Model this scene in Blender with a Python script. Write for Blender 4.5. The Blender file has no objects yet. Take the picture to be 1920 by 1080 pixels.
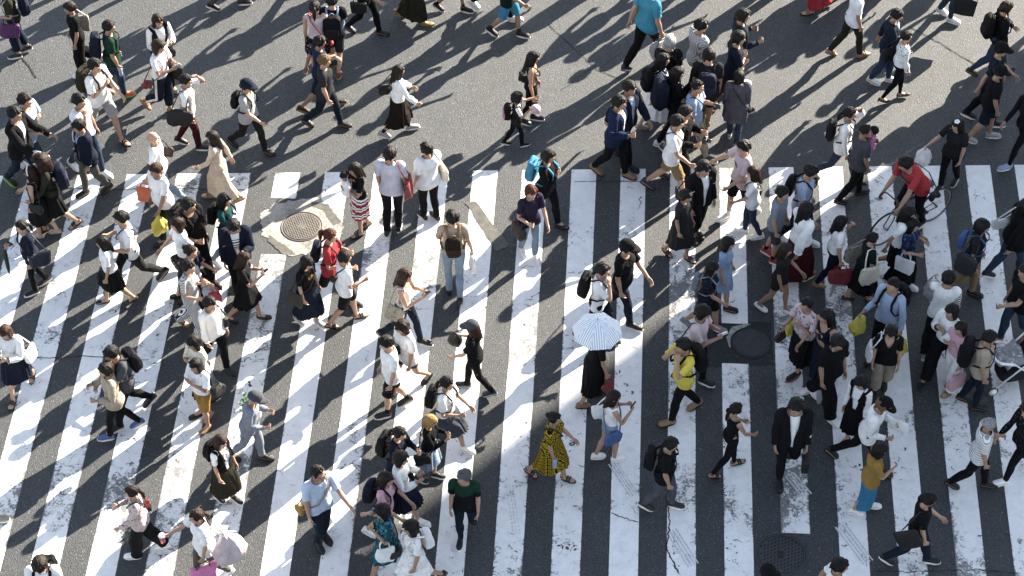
import bpy, bmesh, math, random
import numpy as np
from mathutils import Vector, Matrix

# ------------------------------------------------------------------ camera, sky, sun, exposure
SC = bpy.context.scene
COL = SC.collection
F, TH, HC = 4166.0, math.radians(47.0), 25.0          # focal length (px of a 1920 frame), pitch down, camera height
CY = -HC / math.tan(TH)
cam_d = bpy.data.cameras.new('camera')
cam = bpy.data.objects.new('camera', cam_d); COL.objects.link(cam)
cam.location = (0, CY, HC); cam.rotation_euler = (math.pi/2 - TH, 0, 0)
cam_d.sensor_width = 36.0; cam_d.lens = 36.0*F/1920.0
cam_d.clip_start = 0.5; cam_d.clip_end = 2000
SC.camera = cam

SUN_EL, SUN_AZ = math.radians(24.5), math.radians(44.5)   # azimuth of the sun measured from +x towards +y
w = bpy.data.worlds.new('World'); SC.world = w; w.use_nodes = True
nt = w.node_tree
bg = nt.nodes['Background']
sky = nt.nodes.new('ShaderNodeTexSky'); sky.sky_type = 'NISHITA'; sky.sun_disc = False
sky.sun_elevation = SUN_EL; sky.sun_rotation = math.pi/2 - SUN_AZ
sky.air_density = 1.0; sky.dust_density = 0.4; sky.ozone_density = 1.6
hsv = nt.nodes.new('ShaderNodeHueSaturation'); hsv.inputs['Saturation'].default_value = .60
nt.links.new(sky.outputs[0], hsv.inputs['Color']); nt.links.new(hsv.outputs[0], bg.inputs[0]); bg.inputs[1].default_value = 0.07
sl = bpy.data.lights.new('sun', 'SUN'); sl.energy = 5.0; sl.angle = math.radians(0.5); sl.color = (1.0, 0.90, 0.75)
so = bpy.data.objects.new('sun', sl); COL.objects.link(so)
sd = Vector((math.cos(SUN_EL)*math.cos(SUN_AZ), math.cos(SUN_EL)*math.sin(SUN_AZ), math.sin(SUN_EL)))
so.rotation_euler = sd.to_track_quat('Z', 'Y').to_euler(); so.location = (30, 30, 40)
SC.view_settings.view_transform = 'Standard'; SC.view_settings.look = 'None'
SC.view_settings.exposure = 2.5; SC.view_settings.gamma = 1.0

def ground(px, py, z=0.0):
    """point at height z seen at pixel (px, py) of the 1920x1080 photograph"""
    dx, dy = (px-960)/F, -(py-540)/F
    d = np.array([dx, math.cos(TH) + dy*math.sin(TH), -math.sin(TH) + dy*math.cos(TH)])
    t = (z - HC)/d[2]
    return np.array([d[0]*t, CY + d[1]*t, z])

# ------------------------------------------------------------------ colours and materials
C = dict(K=(.012,.012,.014), K2=(.025,.025,.028), W=(.78,.77,.75), W2=(.66,.64,.6), cream=(.68,.62,.5), navy=(.016,.024,.06), blue=(.05,.13,.38),
  lblue=(.36,.47,.68), sky=(.28,.42,.66), denim=(.055,.10,.19), ldenim=(.26,.37,.5), ddenim=(.02,.035,.07), grey=(.16,.16,.17), lgrey=(.42,.42,.43),
  dgrey=(.055,.055,.06), char=(.035,.035,.038), green=(.012,.085,.045), teal=(.01,.14,.15), dgreen=(.012,.035,.03), olive=(.06,.055,.03),
  brown=(.07,.038,.02), dbrown=(.03,.018,.012), tan=(.36,.2,.08), khaki=(.33,.21,.09), beige=(.5,.4,.29), sand=(.4,.34,.25), maroon=(.12,.012,.022),
  red=(.55,.02,.03), dred=(.3,.02,.03), crimson=(.42,.03,.06), pink=(.78,.42,.5), lpink=(.72,.55,.58), hpink=(.75,.16,.45), yellow=(.85,.68,.02), mustard=(.4,.22,.02),
  orange=(.85,.16,.03), cyan=(.03,.33,.47), purple=(.2,.02,.22), lilac=(.36,.36,.44), rust=(.25,.06,.02), aqua=(.03,.3,.5), bgrey=(.25,.29,.36),
  navyb=(.02,.04,.13), lime=(.2,.6,.02), wood=(.2,.09,.03), purp2=(.06,.05,.14), greig=(.22,.2,.17), silver=(.5,.5,.52), slate=(.12,.13,.16), smoke=(.17,.17,.22))
for _k, _c in list(C.items()):                        # cloth colours are darker and greyer than they look in the sun
    if _k in ('W', 'W2', 'cream', 'K', 'K2'): continue
    _g = sum(_c)/3; _s = .35 if max(_c) < .25 else .62 if max(_c) < .6 else .64
    C[_k] = tuple((_g*.18 + v*.82)*_s for v in _c)
C['W'] = (.66, .655, .65); C['K'] = (.005, .005, .006); C['K2'] = (.011, .011, .012)
HAIRC = dict(k=(.010,.008,.008), b=(.03,.016,.010), d=(.018,.011,.008), r=(.085,.024,.011), l=(.16,.085,.04), blond=(.42,.25,.1), g=(.35,.35,.36), gg=(.12,.12,.12), rb=(.045,.018,.011))
SKIN = [(.36,.222,.155), (.30,.178,.12), (.235,.132,.086), (.12,.065,.04)]
MATS = {}
def newmat(name):
    m = bpy.data.materials.new(name); m.use_nodes = True
    return m, m.node_tree.nodes, m.node_tree.links, m.node_tree.nodes['Principled BSDF']
def rgba(c): return (c[0], c[1], c[2], 1)
class NB:                                             # tiny node builder
    def __init__(s, mat): s.n, s.l = mat.node_tree.nodes, mat.node_tree.links
    def add(s, t, **k):
        nd = s.n.new(t)
        for a, b in k.items():
            if a.startswith('i_'):
                key = a[2:]; key = int(key) if key.isdigit() else key.replace('_', ' ')
                if hasattr(b, 'is_output') or isinstance(b, bpy.types.NodeSocket): s.l.new(b, nd.inputs[key])
                else: nd.inputs[key].default_value = b
            else: setattr(nd, a, b)
        return nd
    def math(s, op, a, b=0.0, c=0.0):
        return s.add('ShaderNodeMath', operation=op, i_0=a, i_1=b, i_2=c).outputs[0]
    def mix(s, f, a, b):
        nd = s.n.new('ShaderNodeMix'); nd.data_type = 'RGBA'
        for k, v in ((0, f), (6, a), (7, b)):
            if isinstance(v, bpy.types.NodeSocket): s.l.new(v, nd.inputs[k])
            else: nd.inputs[k].default_value = v if k == 0 else rgba(v)
        return nd.outputs[2]
    def ramp(s, f, lo, hi):
        return s.add('ShaderNodeMapRange', i_0=f, i_1=lo, i_2=hi).outputs[0]
    def rest(s): return s.add('ShaderNodeAttribute', attribute_name='rest').outputs['Vector']
    def xyz(s, v): return s.add('ShaderNodeSeparateXYZ', i_0=v).outputs

def fabric(col, pat=None, col2=None, rough=.85):
    key = ('fab', col, pat, col2, rough)
    if key in MATS: return MATS[key]
    m, N, L, P = newmat('fabric_%d' % len(MATS)); b = NB(m)
    c1 = C.get(col, col); c2 = C.get(col2, col2) if col2 is not None else (.7,.7,.68)
    r = b.rest(); x, y, z = b.xyz(r)
    base = None
    if pat == 'stripe':
        f = b.math('GREATER_THAN', b.math('FRACT', b.math('MULTIPLY', z, 27.)), .55)
        base = b.mix(f, c1, c2)
    elif pat == 'chest':                              # plain with stripes on the breast
        g = b.math('FRACT', b.math('MULTIPLY', z, 20.))
        f = b.math('MULTIPLY', b.math('GREATER_THAN', g, .55), b.math('COMPARE', z, 1.24, .1))
        f = b.math('MULTIPLY', f, b.math('MULTIPLY', b.math('GREATER_THAN', x, .02), b.math('LESS_THAN', b.math('ABSOLUTE', y), .10)))
        base = b.mix(f, c1, c2)
    elif pat == 'lower':                              # striped below, plain above
        f = b.math('GREATER_THAN', b.math('FRACT', b.math('MULTIPLY', z, 27.)), .5)
        f = b.math('MULTIPLY', f, b.math('GREATER_THAN', b.math('ABSOLUTE', y), .22)); base = b.mix(f, c1, c2)
    elif pat == 'band':                               # broad bands of a knitted skirt
        n = b.add('ShaderNodeValToRGB', i_0=b.math('FRACT', b.math('MULTIPLY', z, 6.2)))
        n.color_ramp.interpolation = 'CONSTANT'; e = n.color_ramp.elements
        e[0].color = rgba(c1); e[1].position = .38; e[1].color = rgba((.75,.72,.7))
        for p, cc in ((.58, (.01,.01,.012)), (.72, (.75,.72,.7)), (.9, (.01,.01,.012))):
            q = e.new(p); q.color = rgba(cc)
        base = n.outputs[0]
    elif pat == 'vstripe':
        f = b.math('GREATER_THAN', b.math('FRACT', b.math('MULTIPLY', b.math('ADD', y, b.math('MULTIPLY', x, .8)), 42.)), .5)
        base = b.mix(f, c1, c2)
    elif pat == 'check':
        fx = b.math('GREATER_THAN', b.math('FRACT', b.math('MULTIPLY', b.math('ADD', y, x), 38.)), .5)
        fz = b.math('GREATER_THAN', b.math('FRACT', b.math('MULTIPLY', z, 38.)), .5)
        base = b.mix(b.math('MULTIPLY', b.math('ADD', fx, fz), .5), c1, c2)
    elif pat == 'side':                               # track stripes down the outside of the leg
        d = b.math('ABSOLUTE', b.math('ADD', x, .0))
        f = b.math('MULTIPLY', b.math('LESS_THAN', d, .026), b.math('GREATER_THAN', b.math('ABSOLUTE', y), .12))
        base = b.mix(f, c1, c2)
    elif pat in ('floral', 'lace', 'print', 'patch'):
        sc = {'floral': 22., 'lace': 30., 'print': 26., 'patch': 15.}[pat]
        nd_ = b.add('ShaderNodeTexNoise', i_Vector=r, i_Scale=sc*1.4, i_Detail=2.0)
        rd = b.add('ShaderNodeVectorMath', operation='ADD', i_0=r, i_1=b.add('ShaderNodeVectorMath', operation='SCALE', i_0=nd_.outputs['Color'], i_Scale=1.3/sc).outputs[0]).outputs[0]
        v = b.add('ShaderNodeTexVoronoi', i_Vector=rd, i_Scale=sc)
        f = b.math('LESS_THAN', v.outputs['Distance'], {'floral': .34, 'lace': .3, 'print': .36, 'patch': .42}[pat])
        if pat == 'floral':
            keep = b.math('GREATER_THAN', b.xyz(v.outputs['Color'])[0], .35); f = b.math('MULTIPLY', f, keep)
        q2 = b.mix(b.math('GREATER_THAN', b.xyz(v.outputs['Color'])[1], .55), c2, tuple((p_+q_)/2 for p_, q_ in zip(c1, c2)))
        nm_ = b.n.new('ShaderNodeMix'); nm_.data_type = 'RGBA'; L.new(f, nm_.inputs[0]); nm_.inputs[6].default_value = rgba(c1); L.new(q2, nm_.inputs[7]); base = nm_.outputs[2]
    elif pat == 'wax':                                # yellow and black printed squares
        fx = b.math('ABSOLUTE', b.math('SUBTRACT', b.math('FRACT', b.math('MULTIPLY', b.math('ADD', y, b.math('MULTIPLY', x, .7)), 13.)), .5))
        fz = b.math('ABSOLUTE', b.math('SUBTRACT', b.math('FRACT', b.math('MULTIPLY', z, 11.)), .5))
        q = b.math('MAXIMUM', fx, fz)
        f = b.math('ADD', b.math('GREATER_THAN', q, .39), b.math('LESS_THAN', q, .17)); base = b.mix(f, c1, c2)
    elif pat == 'yoke':                               # coloured shoulders over a plain body
        base = b.mix(b.math('GREATER_THAN', b.math('SUBTRACT', z, b.math('MULTIPLY', b.math('ABSOLUTE', y), .35)), 1.22), c1, c2)
    elif pat == 'logo':                               # one small mark on the chest
        f = b.math('MULTIPLY', b.math('COMPARE', z, 1.27, .035), b.math('MULTIPLY', b.math('COMPARE', y, 0., .07), b.math('GREATER_THAN', x, .03)))
        nz = b.add('ShaderNodeTexNoise', i_Vector=r, i_Scale=40.); f = b.math('MULTIPLY', f, b.math('GREATER_THAN', nz.outputs[0], .45))
        base = b.mix(f, c1, c2)
    elif pat == 'trim':                               # pale edge along the hem and neck
        f = b.math('GREATER_THAN', z, 1.425); base = b.mix(f, c1, c2)
    elif pat == 'woven':
        f = b.math('GREATER_THAN', b.math('MULTIPLY', b.math('SINE', b.math('MULTIPLY', z, 190.)), b.math('SINE', b.math('MULTIPLY', b.math('ADD', x, y), 190.))), .1)
        base = b.mix(f, c1, c2)
    nz = b.add('ShaderNodeTexNoise', i_Vector=r, i_Scale=7.0, i_Detail=3.0)
    v = b.ramp(nz.outputs[0], .3, .7)
    hs = b.add('ShaderNodeHueSaturation'); L.new(b.math('MULTIPLY_ADD', v, .3, .85), hs.inputs['Value'])
    if base is not None: L.new(base, hs.inputs['Color'])
    else: hs.inputs['Color'].default_value = rgba(c1)
    L.new(hs.outputs[0], P.inputs['Base Color'])
    P.inputs['Roughness'].default_value = rough
    P.inputs['Specular IOR Level'].default_value = .1 if rough > .6 else .35
    mp = b.add('ShaderNodeMapping', i_Vector=r); mp.inputs['Scale'].default_value = (1, 1, .55)
    w1 = b.add('ShaderNodeTexNoise', i_Vector=mp.outputs[0], i_Scale=16.0, i_Detail=2.0, i_Distortion=1.4)
    bp = b.add('ShaderNodeBump', i_Height=w1.outputs[0], i_Strength=.55, i_Distance=.03)
    L.new(bp.outputs[0], P.inputs['Normal'])
    MATS[key] = m; return m

def skinmat(i, brow=True):
    key = ('skin', i)
    if key in MATS: return MATS[key]
    m, N, L, P = newmat('skin_%d' % i); b = NB(m); r = b.rest(); x, y, z = b.xyz(r)
    ay = b.math('ABSOLUTE', y); fr = b.math('GREATER_THAN', x, .055)
    def spot(cy, cz, ry, rz):
        q = b.math('ADD', b.math('POWER', b.math('DIVIDE', b.math('SUBTRACT', ay, cy), ry), 2.), b.math('POWER', b.math('DIVIDE', b.math('SUBTRACT', z, cz), rz), 2.))
        return b.math('MULTIPLY', b.math('LESS_THAN', q, 1.), fr)
    c = SKIN[i]
    nz = b.add('ShaderNodeTexNoise', i_Vector=r, i_Scale=9.0)
    col = b.mix(b.ramp(nz.outputs[0], .35, .65), tuple(v*.9 for v in c), (min(1, c[0]*1.07), c[1]*1.03, c[2]*1.0))
    col = b.mix(spot(0.0, 1.533, .026, .008), col, (c[0]*.75, c[1]*.45, c[2]*.45)) if False else col
    def over(colr, f, cc):
        nd = b.n.new('ShaderNodeMix'); nd.data_type = 'RGBA'; b.l.new(f, nd.inputs[0]); b.l.new(colr, nd.inputs[6]); nd.inputs[7].default_value = rgba(cc); return nd.outputs[2]
    col = over(col, spot(0.0, 1.531, .025, .007), (c[0]*.7, c[1]*.4, c[2]*.4))
    col = over(col, spot(.033, 1.592, .015, .0075), (.55,.52,.5))
    col = over(col, spot(.033, 1.592, .008, .008), (.012,.008,.007))
    col = over(col, spot(.034, 1.613, .021, .005), (.02,.013,.01))
    L.new(col, P.inputs['Base Color']); P.inputs['Roughness'].default_value = .5
    P.inputs['Subsurface Weight'].default_value = 0.0
    MATS[key] = m; return m

def hairmat(k):
    key = ('hair', k)
    if key in MATS: return MATS[key]
    m, N, L, P = newmat('hair_%s' % k); b = NB(m); r = b.rest()
    mp = b.add('ShaderNodeMapping', i_Vector=r); mp.inputs['Scale'].default_value = (1, 1, .08)
    nz = b.add('ShaderNodeTexNoise', i_Vector=mp.outputs[0], i_Scale=90.0, i_Detail=2.0)
    c = HAIRC[k]; f = b.ramp(nz.outputs[0], .35, .7)
    L.new(b.mix(f, tuple(v*.35 for v in c), tuple(v*1.0 for v in c)), P.inputs['Base Color'])
    P.inputs['Roughness'].default_value = .5; P.inputs['Specular IOR Level'].default_value = .16
    bp = b.add('ShaderNodeBump', i_Height=nz.outputs[0], i_Strength=.6, i_Distance=.012); L.new(bp.outputs[0], P.inputs['Normal'])
    MATS[key] = m; return m

def plain(name, c, rough=.5, metal=0.0, alpha=1.0, trans=0.0):
    key = ('plain', name)
    if key in MATS: return MATS[key]
    m, N, L, P = newmat(name); b = NB(m)
    c = C.get(c, c)
    nz = b.add('ShaderNodeTexNoise', i_Vector=b.add('ShaderNodeTexCoord').outputs['Object'], i_Scale=14.0, i_Detail=3.0)
    L.new(b.mix(b.ramp(nz.outputs[0], .3, .7), tuple(v*.85 for v in c), tuple(min(1, v*1.12) for v in c)), P.inputs['Base Color'])
    P.inputs['Roughness'].default_value = rough; P.inputs['Metallic'].default_value = metal
    P.inputs['Alpha'].default_value = alpha; P.inputs['Transmission Weight'].default_value = trans
    MATS[key] = m; return m

# ------------------------------------------------------------------ object helpers
def link_mesh(name, V, Fc, mat, parent=None, rest=None, smooth=True, loc=None, rz=0.0):
    me = bpy.data.meshes.new(name)
    V = np.asarray(V, dtype=np.float32)
    if isinstance(Fc, np.ndarray):
        n, k = Fc.shape
        me.vertices.add(len(V)); me.vertices.foreach_set('co', V.ravel())
        me.loops.add(n*k); me.loops.foreach_set('vertex_index', Fc.astype(np.int32).ravel())
        me.polygons.add(n); me.polygons.foreach_set('loop_start', np.arange(0, n*k, k, dtype=np.int32))
        me.update(calc_edges=True)
    else:
        me.from_pydata([tuple(map(float, v)) for v in V], [], [tuple(int(i) for i in f) for f in Fc])
    me.validate()
    if smooth: me.polygons.foreach_set('use_smooth', np.ones(len(me.polygons), dtype=bool))
    if len(me.vertices) == len(V):
        at = me.attributes.new('rest', 'FLOAT_VECTOR', 'POINT')
        at.data.foreach_set('vector', np.asarray(V if rest is None else rest, dtype=np.float32).ravel())
    for mm in (mat if isinstance(mat, (list, tuple)) else [mat]): me.materials.append(mm)
    o = bpy.data.objects.new(name, me); COL.objects.link(o)
    if parent: o.parent = parent
    if loc is not None: o.location = loc
    o.rotation_euler = (0, 0, rz)
    return o
def empty(name, loc, rz, label, cat, group=None):
    o = bpy.data.objects.new(name, None); COL.objects.link(o); o.empty_display_size = .2
    o.location = loc; o.rotation_euler = (0, 0, rz)
    o['label'] = label; o['category'] = cat
    if group: o['group'] = group
    return o
class MB:                                             # mesh buffer
    def __init__(s): s.v, s.f = [], []
    def put(s, V, Fc):
        k = len(s.v); s.v.extend([tuple(p) for p in V]); s.f.extend([tuple(i+k for i in f) for f in Fc]); return s
    def loft(s, rings, cap=True):
        n = len(rings[0]); V = [p for r in rings for p in r]; Fc = []
        for i in range(len(rings)-1):
            for j in range(n):
                a, b2 = i*n+j, i*n+(j+1) % n
                Fc.append((a, b2, b2+n, a+n))
        if cap:
            c0 = len(V); V.append(tuple(np.mean(rings[0], axis=0))); V.append(tuple(np.mean(rings[-1], axis=0)))
            m = (len(rings)-1)*n
            for j in range(n):
                Fc.append((c0, (j+1) % n, j)); Fc.append((c0+1, m+j, m+(j+1) % n))
        return s.put(V, Fc)
    def tube(s, pts, r, n=8, cap=True, flat=1.0):
        pts = [np.array(p, float) for p in pts]; rs = r if hasattr(r, '__len__') else [r]*len(pts)
        rings = []; u = None
        for i, p in enumerate(pts):
            t = pts[min(i+1, len(pts)-1)] - pts[max(i-1, 0)]; t = t/(np.linalg.norm(t)+1e-9)
            if u is None:
                a = np.array([0, 0, 1.]) if abs(t[2]) < .9 else np.array([1., 0, 0]); u = np.cross(t, a)
            u = u - t*np.dot(u, t); u = u/(np.linalg.norm(u)+1e-9); v = np.cross(t, u)
            rings.append([p + rs[i]*(math.cos(q)*u + flat*math.sin(q)*v) for q in [2*math.pi*k/n for k in range(n)]])
        return s.loft(rings, cap)
    def ball(s, c, r, n=12, m=8, e=1.0):
        r = r if hasattr(r, '__len__') else (r, r, r); c = np.array(c, float)
        sg = lambda v: math.copysign(abs(v)**e, v)
        rings = []
        for i in range(1, m):
            t = math.pi*i/m
            rings.append([c + np.array([r[0]*sg(math.sin(t))*sg(math.cos(q)), r[1]*sg(math.sin(t))*sg(math.sin(q)), -r[2]*sg(math.cos(t))]) for q in [2*math.pi*k/n for k in range(n)]])
        k = len(s.v); s.loft(rings, True)
        s.v[-2] = tuple(c - np.array([0, 0, r[2]])); s.v[-1] = tuple(c + np.array([0, 0, r[2]]))
        return s
    def box(s, c, h, taper=1.0):
        c = np.array(c, float); V = []
        for z in (-1, 1):
            k = taper if z > 0 else 1.0
            for x, y in ((-1, -1), (1, -1), (1, 1), (-1, 1)): V.append(c + np.array([x*h[0]*k, y*h[1]*k, z*h[2]]))
        return s.put(V, [(3, 2, 1, 0), (4, 5, 6, 7), (0, 1, 5, 4), (1, 2, 6, 5), (2, 3, 7, 6), (3, 0, 4, 7)])
    def build(s, name, mat, parent=None, **k): return link_mesh(name, np.array(s.v), s.f, mat, parent, **k)

def rot(axis, ang):
    a = np.array(axis, float); a = a/np.linalg.norm(a); x, y, z = a; c, s2 = math.cos(ang), math.sin(ang); t = 1-c
    return np.array([[t*x*x+c, t*x*y-s2*z, t*x*z+s2*y], [t*x*y+s2*z, t*y*y+c, t*y*z-s2*x], [t*x*z-s2*y, t*y*z+s2*x, t*z*z+c]])
RX = lambda a: rot((1, 0, 0), a)
RY = lambda a: rot((0, 1, 0), a)
RZ = lambda a: rot((0, 0, 1), a)
D = math.radians
# ------------------------------------------------------------------ the body: one continuous remeshed surface, posed by linear blending
AP = D(35.0)                                          # arms hang out by this angle at rest
SHO, HIP = .172, .092
def side(s): return s                                 # +1 left, -1 right
def armdir(s): return np.array([0, s*math.sin(AP), -math.cos(AP)])
def shoulder(s): return np.array([-.005, s*SHO, 1.385])
def elbow(s): return shoulder(s) + armdir(s)*.285
def wrist(s): return shoulder(s) + armdir(s)*.53
BONES = ['pelvis', 'spine', 'chest', 'neck', 'head', 'uaL', 'faL', 'haL', 'fiL', 'uaR', 'faR', 'haR', 'fiR', 'thL', 'shL', 'foL', 'thR', 'shR', 'foR']
BI = {b: i for i, b in enumerate(BONES)}
PAR = dict(spine='pelvis', chest='spine', neck='chest', head='neck', thL='pelvis', thR='pelvis', shL='thL', shR='thR', foL='shL', foR='shR',
           uaL='chest', faL='uaL', haL='faL', fiL='haL', uaR='chest', faR='uaR', haR='faR', fiR='haR')
HEADJ = dict(pelvis=(0, 0, .95), spine=(0, 0, 1.06), chest=(0, 0, 1.18), neck=(-.015, 0, 1.43), head=(-.005, 0, 1.50))
for s, L_ in ((1, 'L'), (-1, 'R')):
    HEADJ['ua'+L_] = shoulder(s); HEADJ['fa'+L_] = elbow(s); HEADJ['ha'+L_] = wrist(s); HEADJ['fi'+L_] = wrist(s) + armdir(s)*.09
    HEADJ['th'+L_] = (0, s*HIP, .90); HEADJ['sh'+L_] = (.005, s*.098, .48); HEADJ['fo'+L_] = (-.02, s*.10, .085)
HEADJ = {k: np.array(v, float) for k, v in HEADJ.items()}

def ering(c, ru, rv, n=24, u=(1, 0, 0), v=(0, 1, 0), e=1.0):
    c, u, v = np.array(c, float), np.array(u, float), np.array(v, float)
    sg = lambda q: math.copysign(abs(q)**e, q)
    return [c + ru*sg(math.cos(q))*u + rv*sg(math.sin(q))*v for q in [2*math.pi*k/n for k in range(n)]]

def body_source(sex, full):
    mb = MB(); f = sex == 'f'
    tor = [(.80, .03, .06, -.01), (.835, .085, .125, -.012), (.88, .112, .163, -.014), (.93, .117, .168, -.014), (.98, .106, .158, -.006), (1.04, .095, .144, .002),
           (1.10, .092, .138, .006), (1.17, .097, .146, .006), (1.25, .107, .160, .004), (1.32, .106, .168, -.002), (1.375, .088, .158, -.010), (1.41, .066, .110, -.014), (1.435, .055, .06, -.016)]
    if f: tor = [(z, a*(1.0 if z < 1 else .92), b2*(1.03 if z < .99 else .90), x) for z, a, b2, x in tor]
    mb.loft([ering((x, 0, z), a, b2, 28, e=.92) for z, a, b2, x in tor])
    if f:
        for s in (1, -1): mb.ball((.072, s*.066, 1.235), (.05, .055, .055))
    for s in (1, -1):
        k = .9 if f else 1.0
        d = armdir(s); S, E, W = shoulder(s), elbow(s), wrist(s)
        mb.tube([S - d*.05 - np.array([0, s*.035, -.0]), S, S+d*.07, S+d*.16, E-d*.02, E+d*.05, E+d*.10, W-d*.03, W+d*.012], [.045, .058*k, .05*k, .044*k, .037*k, .040*k, .037*k, .026*k, .024*k], 16)
        hp = np.array([0, s*HIP, .90]); kn = np.array([.008, s*.098, .48]); an = np.array([-.02, s*.10, .075])
        pts = [hp+(0, -s*.005, .02), hp+(0, 0, -.08), (hp*.55+kn*.45), kn+(0, 0, .05), kn, kn+(-.006, 0, -.06), kn+(-.018, 0, -.13), kn+(-.02, 0, -.24), an+(0, 0, .06), an]
        mb.tube(pts, [.088, .086, .073, .057, .054, .052, .054, .042, .034, .035], 18)
        if full:
            # foot
            rings = []
            for x, hw, h in ((-.078, .018, .03), (-.07, .03, .06), (-.03, .036, .085), (.02, .036, .075), (.07, .042, .055), (.11, .045, .042), (.145, .04, .032), (.168, .022, .022)):
                rings.append(ering((x, s*.10, h/2), h/2, hw, 14, u=(0, 0, 1), v=(0, 1, 0), e=.8))
            mb.loft(rings)
            # hand: palm, four fingers of unequal length, thumb from the side of the palm
            m = np.array([0, -s*math.cos(AP), -math.sin(AP)]); xx = np.array([1., 0, 0])
            mb.loft([ering(W + d*t + m*.002, w2, th, 12, u=xx, v=m) for t, w2, th in ((-.01, .024, .021), (.02, .032, .017), (.055, .041, .016), (.085, .042, .014), (.098, .036, .010))])
            for i, (off, ln) in enumerate(((.031, .072), (.0105, .082), (-.0105, .076), (-.031, .058))):
                b0 = W + d*.085 + xx*off; fan = xx*(off*.16/.031)
                d1 = d*.94 + m*.28 + fan; d1 /= np.linalg.norm(d1); d2 = d*.72 + m*.68 + fan; d2 /= np.linalg.norm(d2)
                mb.tube([b0 - d1*.01, b0 + d1*ln*.5, b0 + d1*ln*.5 + d2*ln*.48, b0 + d1*ln*.5 + d2*ln*.55], [.0095, .0085, .0075, .004], 8)
            b0 = W + d*.028 + xx*.026; d1 = d*.72 + xx*.62 + m*.3; d1 /= np.linalg.norm(d1); d2 = d*.9 + xx*.25 + m*.35; d2 /= np.linalg.norm(d2)
            mb.tube([b0 - d1*.012, b0 + d1*.035, b0 + d1*.035 + d2*.032, b0 + d1*.035 + d2*.036], [.015, .011, .009, .005], 8)
    mb.tube([(-.02, 0, 1.40), (-.012, 0, 1.46), (.0, 0, 1.54)], [.058 if not f else .05, .053 if not f else .045, .05], 16)
    if full:
        mb.ball((-.008, 0, 1.607), (.098, .078, .098), 24, 14)
        mb.loft([ering((x, 0, z), a, b2, 20, e=.9) for z, a, b2, x in ((1.474, .012, .018, .066), (1.482, .026, .032, .055), (1.505, .045, .048, .042), (1.54, .062, .06, .030), (1.58, .07, .066, .024), (1.62, .07, .068, .02), (1.65, .05, .05, .02))])
        mb.loft([ering((x, 0, z), a, b2, 10) for z, a, b2, x in ((1.553, .006, .014, .096), (1.56, .017, .016, .099), (1.575, .013, .011, .099), (1.60, .006, .007, .094))])
        for s in (1, -1):
            mb.ball((-.004, s*.081, 1.58), (.019, .009, .03), 10, 8)
            mb.ball((.082, s*.034, 1.616), (.012, .022, .007), 10, 6)
    return mb

def remeshed(mb, voxel, smooth, ratio=None):
    me = bpy.data.meshes.new('source'); me.from_pydata([tuple(map(float, v)) for v in mb.v], [], mb.f)
    bm = bmesh.new(); bm.from_mesh(me); bmesh.ops.recalc_face_normals(bm, faces=bm.faces); bm.to_mesh(me); bm.free()
    o = bpy.data.objects.new('source', me); COL.objects.link(o)
    q = o.modifiers.new('remesh', 'REMESH'); q.mode = 'VOXEL'; q.voxel_size = voxel
    if smooth: q = o.modifiers.new('smooth', 'SMOOTH'); q.iterations = smooth; q.factor = .5
    if ratio: q = o.modifiers.new('decimate', 'DECIMATE'); q.ratio = ratio
    q = o.modifiers.new('tri', 'TRIANGULATE')
    dg = bpy.context.evaluated_depsgraph_get(); ev = o.evaluated_get(dg); m2 = ev.to_mesh()
    V = np.empty(len(m2.vertices)*3, dtype=np.float32); m2.vertices.foreach_get('co', V)
    T = np.empty(len(m2.polygons)*3, dtype=np.int32); m2.loops.foreach_get('vertex_index', T)
    ev.to_mesh_clear(); bpy.data.objects.remove(o, do_unlink=True); bpy.data.meshes.remove(me)
    return V.reshape(-1, 3).astype(float), T.reshape(-1, 3)

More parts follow.
